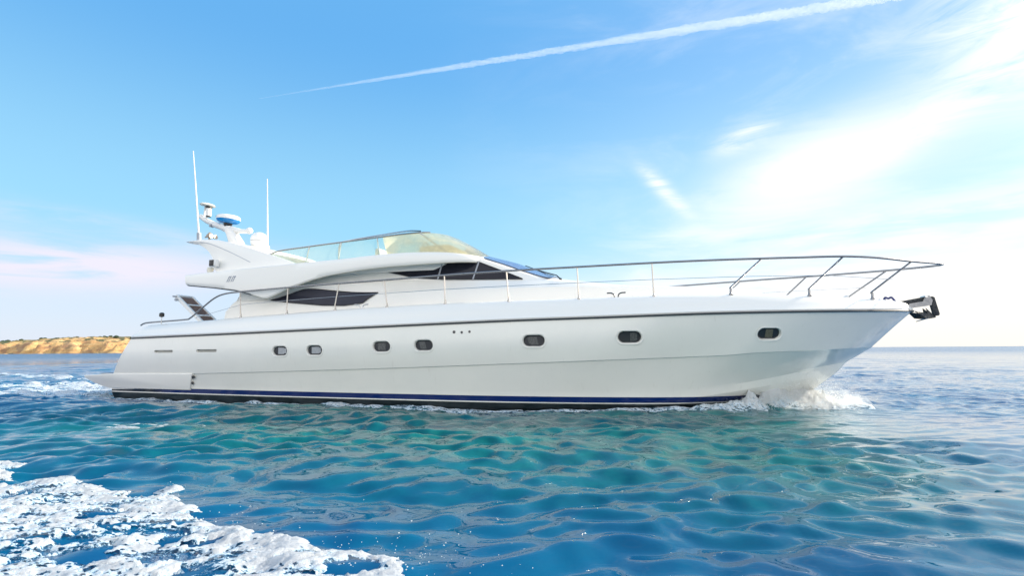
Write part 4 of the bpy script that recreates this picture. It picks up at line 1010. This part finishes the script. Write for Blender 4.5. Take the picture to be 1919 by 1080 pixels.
# spray droplets
def droplets(name, pts, rs, label):
    base = np.array([(1, 0, 0), (-1, 0, 0), (0, 1, 0), (0, -1, 0), (0, 0, 1), (0, 0, -1)], float)
    fc = np.array([(0, 2, 4), (2, 1, 4), (1, 3, 4), (3, 0, 4), (2, 0, 5), (1, 2, 5), (3, 1, 5), (0, 3, 5)])
    pts = np.asarray(pts); rs = np.asarray(rs); n = len(pts)
    st = 1 + rng.uniform(-.3, .6, (n, 1, 3))
    co = (pts[:, None, :] + base[None] * rs[:, None, None] * st).reshape(-1, 3)
    f = (fc[None] + (np.arange(n) * 6)[:, None, None]).reshape(-1, 3)
    me = bpy.data.meshes.new(name); me.from_pydata(co.tolist(), [], f.tolist()); me.materials.append(SPRAY)
    me.polygons.foreach_set('use_smooth', np.ones(len(f), dtype=bool))
    o = bpy.data.objects.new(name, me); C.objects.link(o); tag(o, label, 'spray', kind='stuff'); return o
M_, h_, b_p = mat('spray_drops'); b_p.inputs['Base Color'].default_value = (.9, .93, .95, 1); b_p.inputs['Roughness'].default_value = .25; b_p.inputs['Subsurface Weight'].default_value = 0; b_p.inputs['Transmission Weight'].default_value = .25
h_.put(b_p.inputs['Base Color'], h_.mix(h_.noise(h_.new('ShaderNodeNewGeometry').outputs['Position'], 8), (.95, .96, .97, 1), (.82, .88, .92, 1))); SPRAY = M_
tl_ = h_.new('ShaderNodeBsdfTranslucent'); tl_.inputs[0].default_value = (.95, .95, .93, 1); mx_ = h_.new('ShaderNodeMixShader'); mx_.inputs[0].default_value = .72
h_.l.new(b_p.outputs[0], mx_.inputs[1]); h_.l.new(tl_.outputs[0], mx_.inputs[2]); h_.l.new(mx_.outputs[0], h_.n['Material Output'].inputs[0])
P = []; RS = []
def bw(x, y, z): return (OX + x * fw.x + y * lt.x, OY + x * fw.y + y * lt.y, z)
n = 9000
for k in range(n):
    u = rng.beta(1.6, 2.2)                                      # 0 at the stem, 1 well aft
    bx_ = 8.9 - 2.6 * u + rng.normal(0, .16); wl = float(np.interp(bx_, WLX, WLB, left=0, right=0))
    hh = (.62 * math.exp(-((u - .22) / .26) ** 2) + .15) * abs(rng.normal(0, .55))
    out = .06 + abs(rng.normal(0, .22)) + .15 * u + .25 * hh
    P.append(bw(bx_ + .25 * hh, -(wl + out), .02 + hh)); RS.append(rng.uniform(.002, .0065) * (1.3 if hh < .3 else .85))
for k in range(1500):  # thrown forward of the stem
    a = rng.exponential(.30); P.append(bw(8.2 + a, rng.normal(-.35, .4), .03 + abs(rng.normal(0, .30)) * math.exp(-a * .9))); RS.append(rng.uniform(.002, .006))
droplets('bow_spray', P, RS, 'sunlit white spray thrown up by the bow cutting the water')
P = []; RS = []
for k in range(150):
    xx = rng.uniform(-3.2, .55); e = float(np.interp(xx, [a for a, b in EDGE], [b for a, b in EDGE]))
    yy = e + rng.exponential(.12) - .1; P.append((xx, yy, .02 + rng.exponential(.05))); RS.append(rng.uniform(.0012, .0036))
for k in range(60):
    P.append((rng.normal(-.55, .22), 3.0 + rng.exponential(.16), .02 + rng.exponential(.05))); RS.append(rng.uniform(.0012, .0040))
droplets('wake_spray', P, RS, 'tiny droplets flicked up beside the foreground wake foam')

bm = bmesh.new(); gm = bmesh.ops.create_icosphere(bm, subdivisions=4, radius=1.0)
for v in bm.verts:
    q = v.co.copy(); k = 1 + .25 * float(fbm(np.array([q.x * 2 + q.z]), np.array([q.y * 2 + 3.0]), 3, 111)[0])
    lx_ = q.x * 1.35 * k; t_ = max(-1, min(1, q.x)); v.co = Vector(bw(8.15 + lx_, -.62 + .42 * t_ + q.y * .50 * k, .06 + max(q.z, -.25) * (.52 - .18 * abs(t_)) * k))
M_ = bpy.data.materials.new('spray_mist'); M_.use_nodes = True; M_.node_tree.nodes.clear(); h = N(M_.node_tree)
pv = h.new('ShaderNodeVolumePrincipled'); pv.inputs['Color'].default_value = (1, 1, 1, 1); pv.inputs['Anisotropy'].default_value = .3
pos = h.new('ShaderNodeNewGeometry').outputs['Position']; zz_ = h.sep(pos)[2]
h.put(pv.inputs['Density'], h.m('MULTIPLY', h.m('MULTIPLY', h.ramp(h.noise(pos, 3.2, 4, .65), .42, .72), h.ramp(zz_, .55, .0)), 4.5))
mo = h.new('ShaderNodeOutputMaterial'); h.l.new(pv.outputs[0], mo.inputs['Volume'])
mi = obj('spray_mist', bm, M_); tag(mi, 'fine white mist hanging over the bow wave', 'mist', kind='stuff')

# ------------------------------------------------------------------ far headland
def land_mat():
    M, h, b = mat('ochre_cliff')
    geo = h.new('ShaderNodeNewGeometry'); pz = h.sep(geo.outputs['Position'])[2]; nz = h.sep(geo.outputs['Normal'])[2]
    n = h.noise(geo.outputs['Position'], .09, 7, .65, .5); st = h.noise(h.mp(geo.outputs['Position'], sc=(.02, .02, .45)), 1.0, 5, .6)
    c = h.mix(h.ramp(n, .3, .7), (.72, .44, .17, 1), (.52, .26, .11, 1)); c = h.mix(h.ramp(st, .45, .7, 0, .6), c, (.80, .62, .30, 1))
    top = h.ramp(h.m('ADD', nz, h.m('MULTIPLY', h.m('SUBTRACT', n, .5), .5)),   .94, .99)
    c = h.mix(top, c, h.mix(h.ramp(h.noise(geo.outputs['Position'], .2, 4), .35, .65), (.045, .075, .025, 1), (.16, .13, .06, 1)))
    px_ = h.sep(geo.outputs['Position'])[0]
    dk = h.ramp(h.noise(geo.outputs['Position'], .06, 5, .6), .52, .62, 0, .55); c = h.mix(h.m('MULTIPLY', dk, h.m('SUBTRACT', 1.0, top)), c, (.22, .13, .10, 1))  # dark patches paint gully shadows into the cliff colour
    veg = h.m('MULTIPLY', h.ramp(h.m('ADD', pz, h.m('MULTIPLY', n, 8)), 17, 21), h.ramp(px_, -600, -690)); c = h.mix(h.m('MULTIPLY', veg, .85), c, (.05, .085, .03, 1))
    h.put(b.inputs['Base Color'], c); b.inputs['Roughness'].default_value = .95
    bn = h.new('ShaderNodeBump'); bn.inputs['Strength'].default_value = 1.0; bn.inputs['Distance'].default_value = 3; h.put(bn.inputs['Height'], h.noise(geo.outputs['Position'], .12, 8, .7)); h.l.new(bn.outputs[0], b.inputs['Normal'])
    return M
lx = np.arange(-1500, -330, 3.0); ly = np.arange(560, 1150, 3.0); LX, LY = np.meshgrid(lx, ly)
shore = 640 + .02 * (LX + 600) + 26 * fbm(LX / 90, LX * 0 + .5, 4, 91) + 10 * fbm(LX / 26, LX * 0 + 4.5, 3, 95)
inl = LY - shore + 14 * fbm(LX / 22, LY / 22, 4, 92)
ht = np.interp(LX, [-1500, -1000, -760, -680, -640, -600, -560, -500, -430, -360, -330], [20, 15, 12.5, 14.8, 17.0, 18.2, 19.0, 16, 12, 3, 0])
cliff = sstep(0, 26, inl + 9 * fbm(LX / 14, LY / 14, 4, 93)) * (.80 + .5 * sstep(40, 260, inl) * .4)
gul = (1 - np.abs(fbm(LX / 18, LY / 40, 4, 94))) * 3.5 * sstep(0, 15, inl) * sstep(60, 20, inl)
ht = ht * 1.5
LZ = -2.5 + (ht + 2.5) * cliff - 2.0 * gul * 1.1 + 1.2 * fbm(LX / 12, LY / 12, 4, 96) * sstep(0, 12, inl)
hd = grid_mesh('headland', LX, LY, LZ, land_mat()); tag(hd, 'low ochre cliff headland with green scrub on top, far off at the left', 'headland', kind='structure')
# scrub on the plateau
bm = bmesh.new(); rr = random.Random(5)
for k in range(150):
    xx = rr.uniform(-900, -480); yy = 668 + .02 * (xx + 600) + rr.uniform(0, 60) + 20
    i = int((xx + 1500) / 3); j = int((yy - 560) / 3); zz = LZ[j, i]; s = rr.uniform(.8, 2.2)
    if xx > -640 and rr.random() < .6: continue
    g0 = bmesh.ops.create_icosphere(bm, subdivisions=2, radius=s, matrix=Matrix.Translation((xx, yy, zz + s * .4)) @ Matrix.Diagonal((1.5, 1.5, .75, 1)))
    for v in g0['verts']: v.co += Vector((rr.uniform(-.3, .3), rr.uniform(-.3, .3), rr.uniform(-.25, .35))) * s
sc_ = obj('scrub', bm, simple('scrub_green', (.035, .06, .022), .9, var=.3, vs=1.0)); tag(sc_, 'dark green low scrub dotted along the top of the far headland', 'shrubs', kind='stuff')

# ------------------------------------------------------------------ contrail
CT = [(-640, 1146), (-509, 1125), (-413, 1102), (-306, 1068), (-229, 1041), (-109, 1011), (48, 980), (133, 956), (204, 936), (315, 887), (426, 846), (532, 830), (634, 814), (733, 800), (900, 770)]
pf = np.polyfit([a for a, b in CT[:-1]], [b for a, b in CT[:-1]], 2); cp = smooth_path([(a, float(np.polyval(pf, a)), 600) for a in np.linspace(-600, 900, 15)], 60); bm = bmesh.new(); n = len(cp); ringn = 14; rings = []
L_ = 0; prev = cp[0]
pr = np.array([[q.x, q.y, q.z] for q in cp]); seg = np.r_[0, np.cumsum(np.linalg.norm(np.diff(pr, axis=0), axis=1))]
wid = np.interp(pr[:, 0], [-640, -509, -306, -109, 133, 315, 426, 634, 900], [.5, 1.2, 3.4, 5.4, 6.2, 7.4, 8.0, 8.4, 8.4])
A = np.linspace(0, 2 * np.pi, ringn, endpoint=False)
for i in range(n):
    t = (cp[min(i + 1, n - 1)] - cp[max(i - 1, 0)]).normalized(); s = t.cross(Vector((0, 0, 1))).normalized(); u = s.cross(t)
    w = wid[i] * 1.2; cosA, sinA = np.cos(A), np.sin(A)
    ns = 1 + 1.0 * fbm(seg[i] / (w * 1.5) + cosA * 1.2, sinA * 1.2 + 5 + 0 * A, 5, 101, .65)
    off = w * .12 * float(fbm(np.array([seg[i] / 40]), np.array([2.0]), 2, 103)[0])
    rings.append([bm.verts.new(cp[i] + (s * (math.cos(a) * 1.0) + u * (math.sin(a) * .8)) * w * float(k) + u * off) for a, k in zip(A, ns)])
for Q, Rg in zip(rings, rings[1:]):
    for k in range(ringn): bm.faces.new((Q[k], Q[(k + 1) % ringn], Rg[(k + 1) % ringn], Rg[k]))
bm.faces.new(rings[0]); bm.faces.new(rings[-1])
M_ = bpy.data.materials.new('contrail_vapour'); M_.use_nodes = True; M_.node_tree.nodes.clear(); h = N(M_.node_tree)
pv = h.new('ShaderNodeVolumePrincipled'); pv.inputs['Color'].default_value = (1, 1, 1, 1); pv.inputs['Density'].default_value = .028; pv.inputs['Anisotropy'].default_value = 0
mo = h.new('ShaderNodeOutputMaterial'); h.l.new(pv.outputs[0], mo.inputs['Volume'])
ct = obj('contrail', bm, M_); tag(ct, 'long thin white aircraft trail rising across the blue sky to the right', 'contrail')
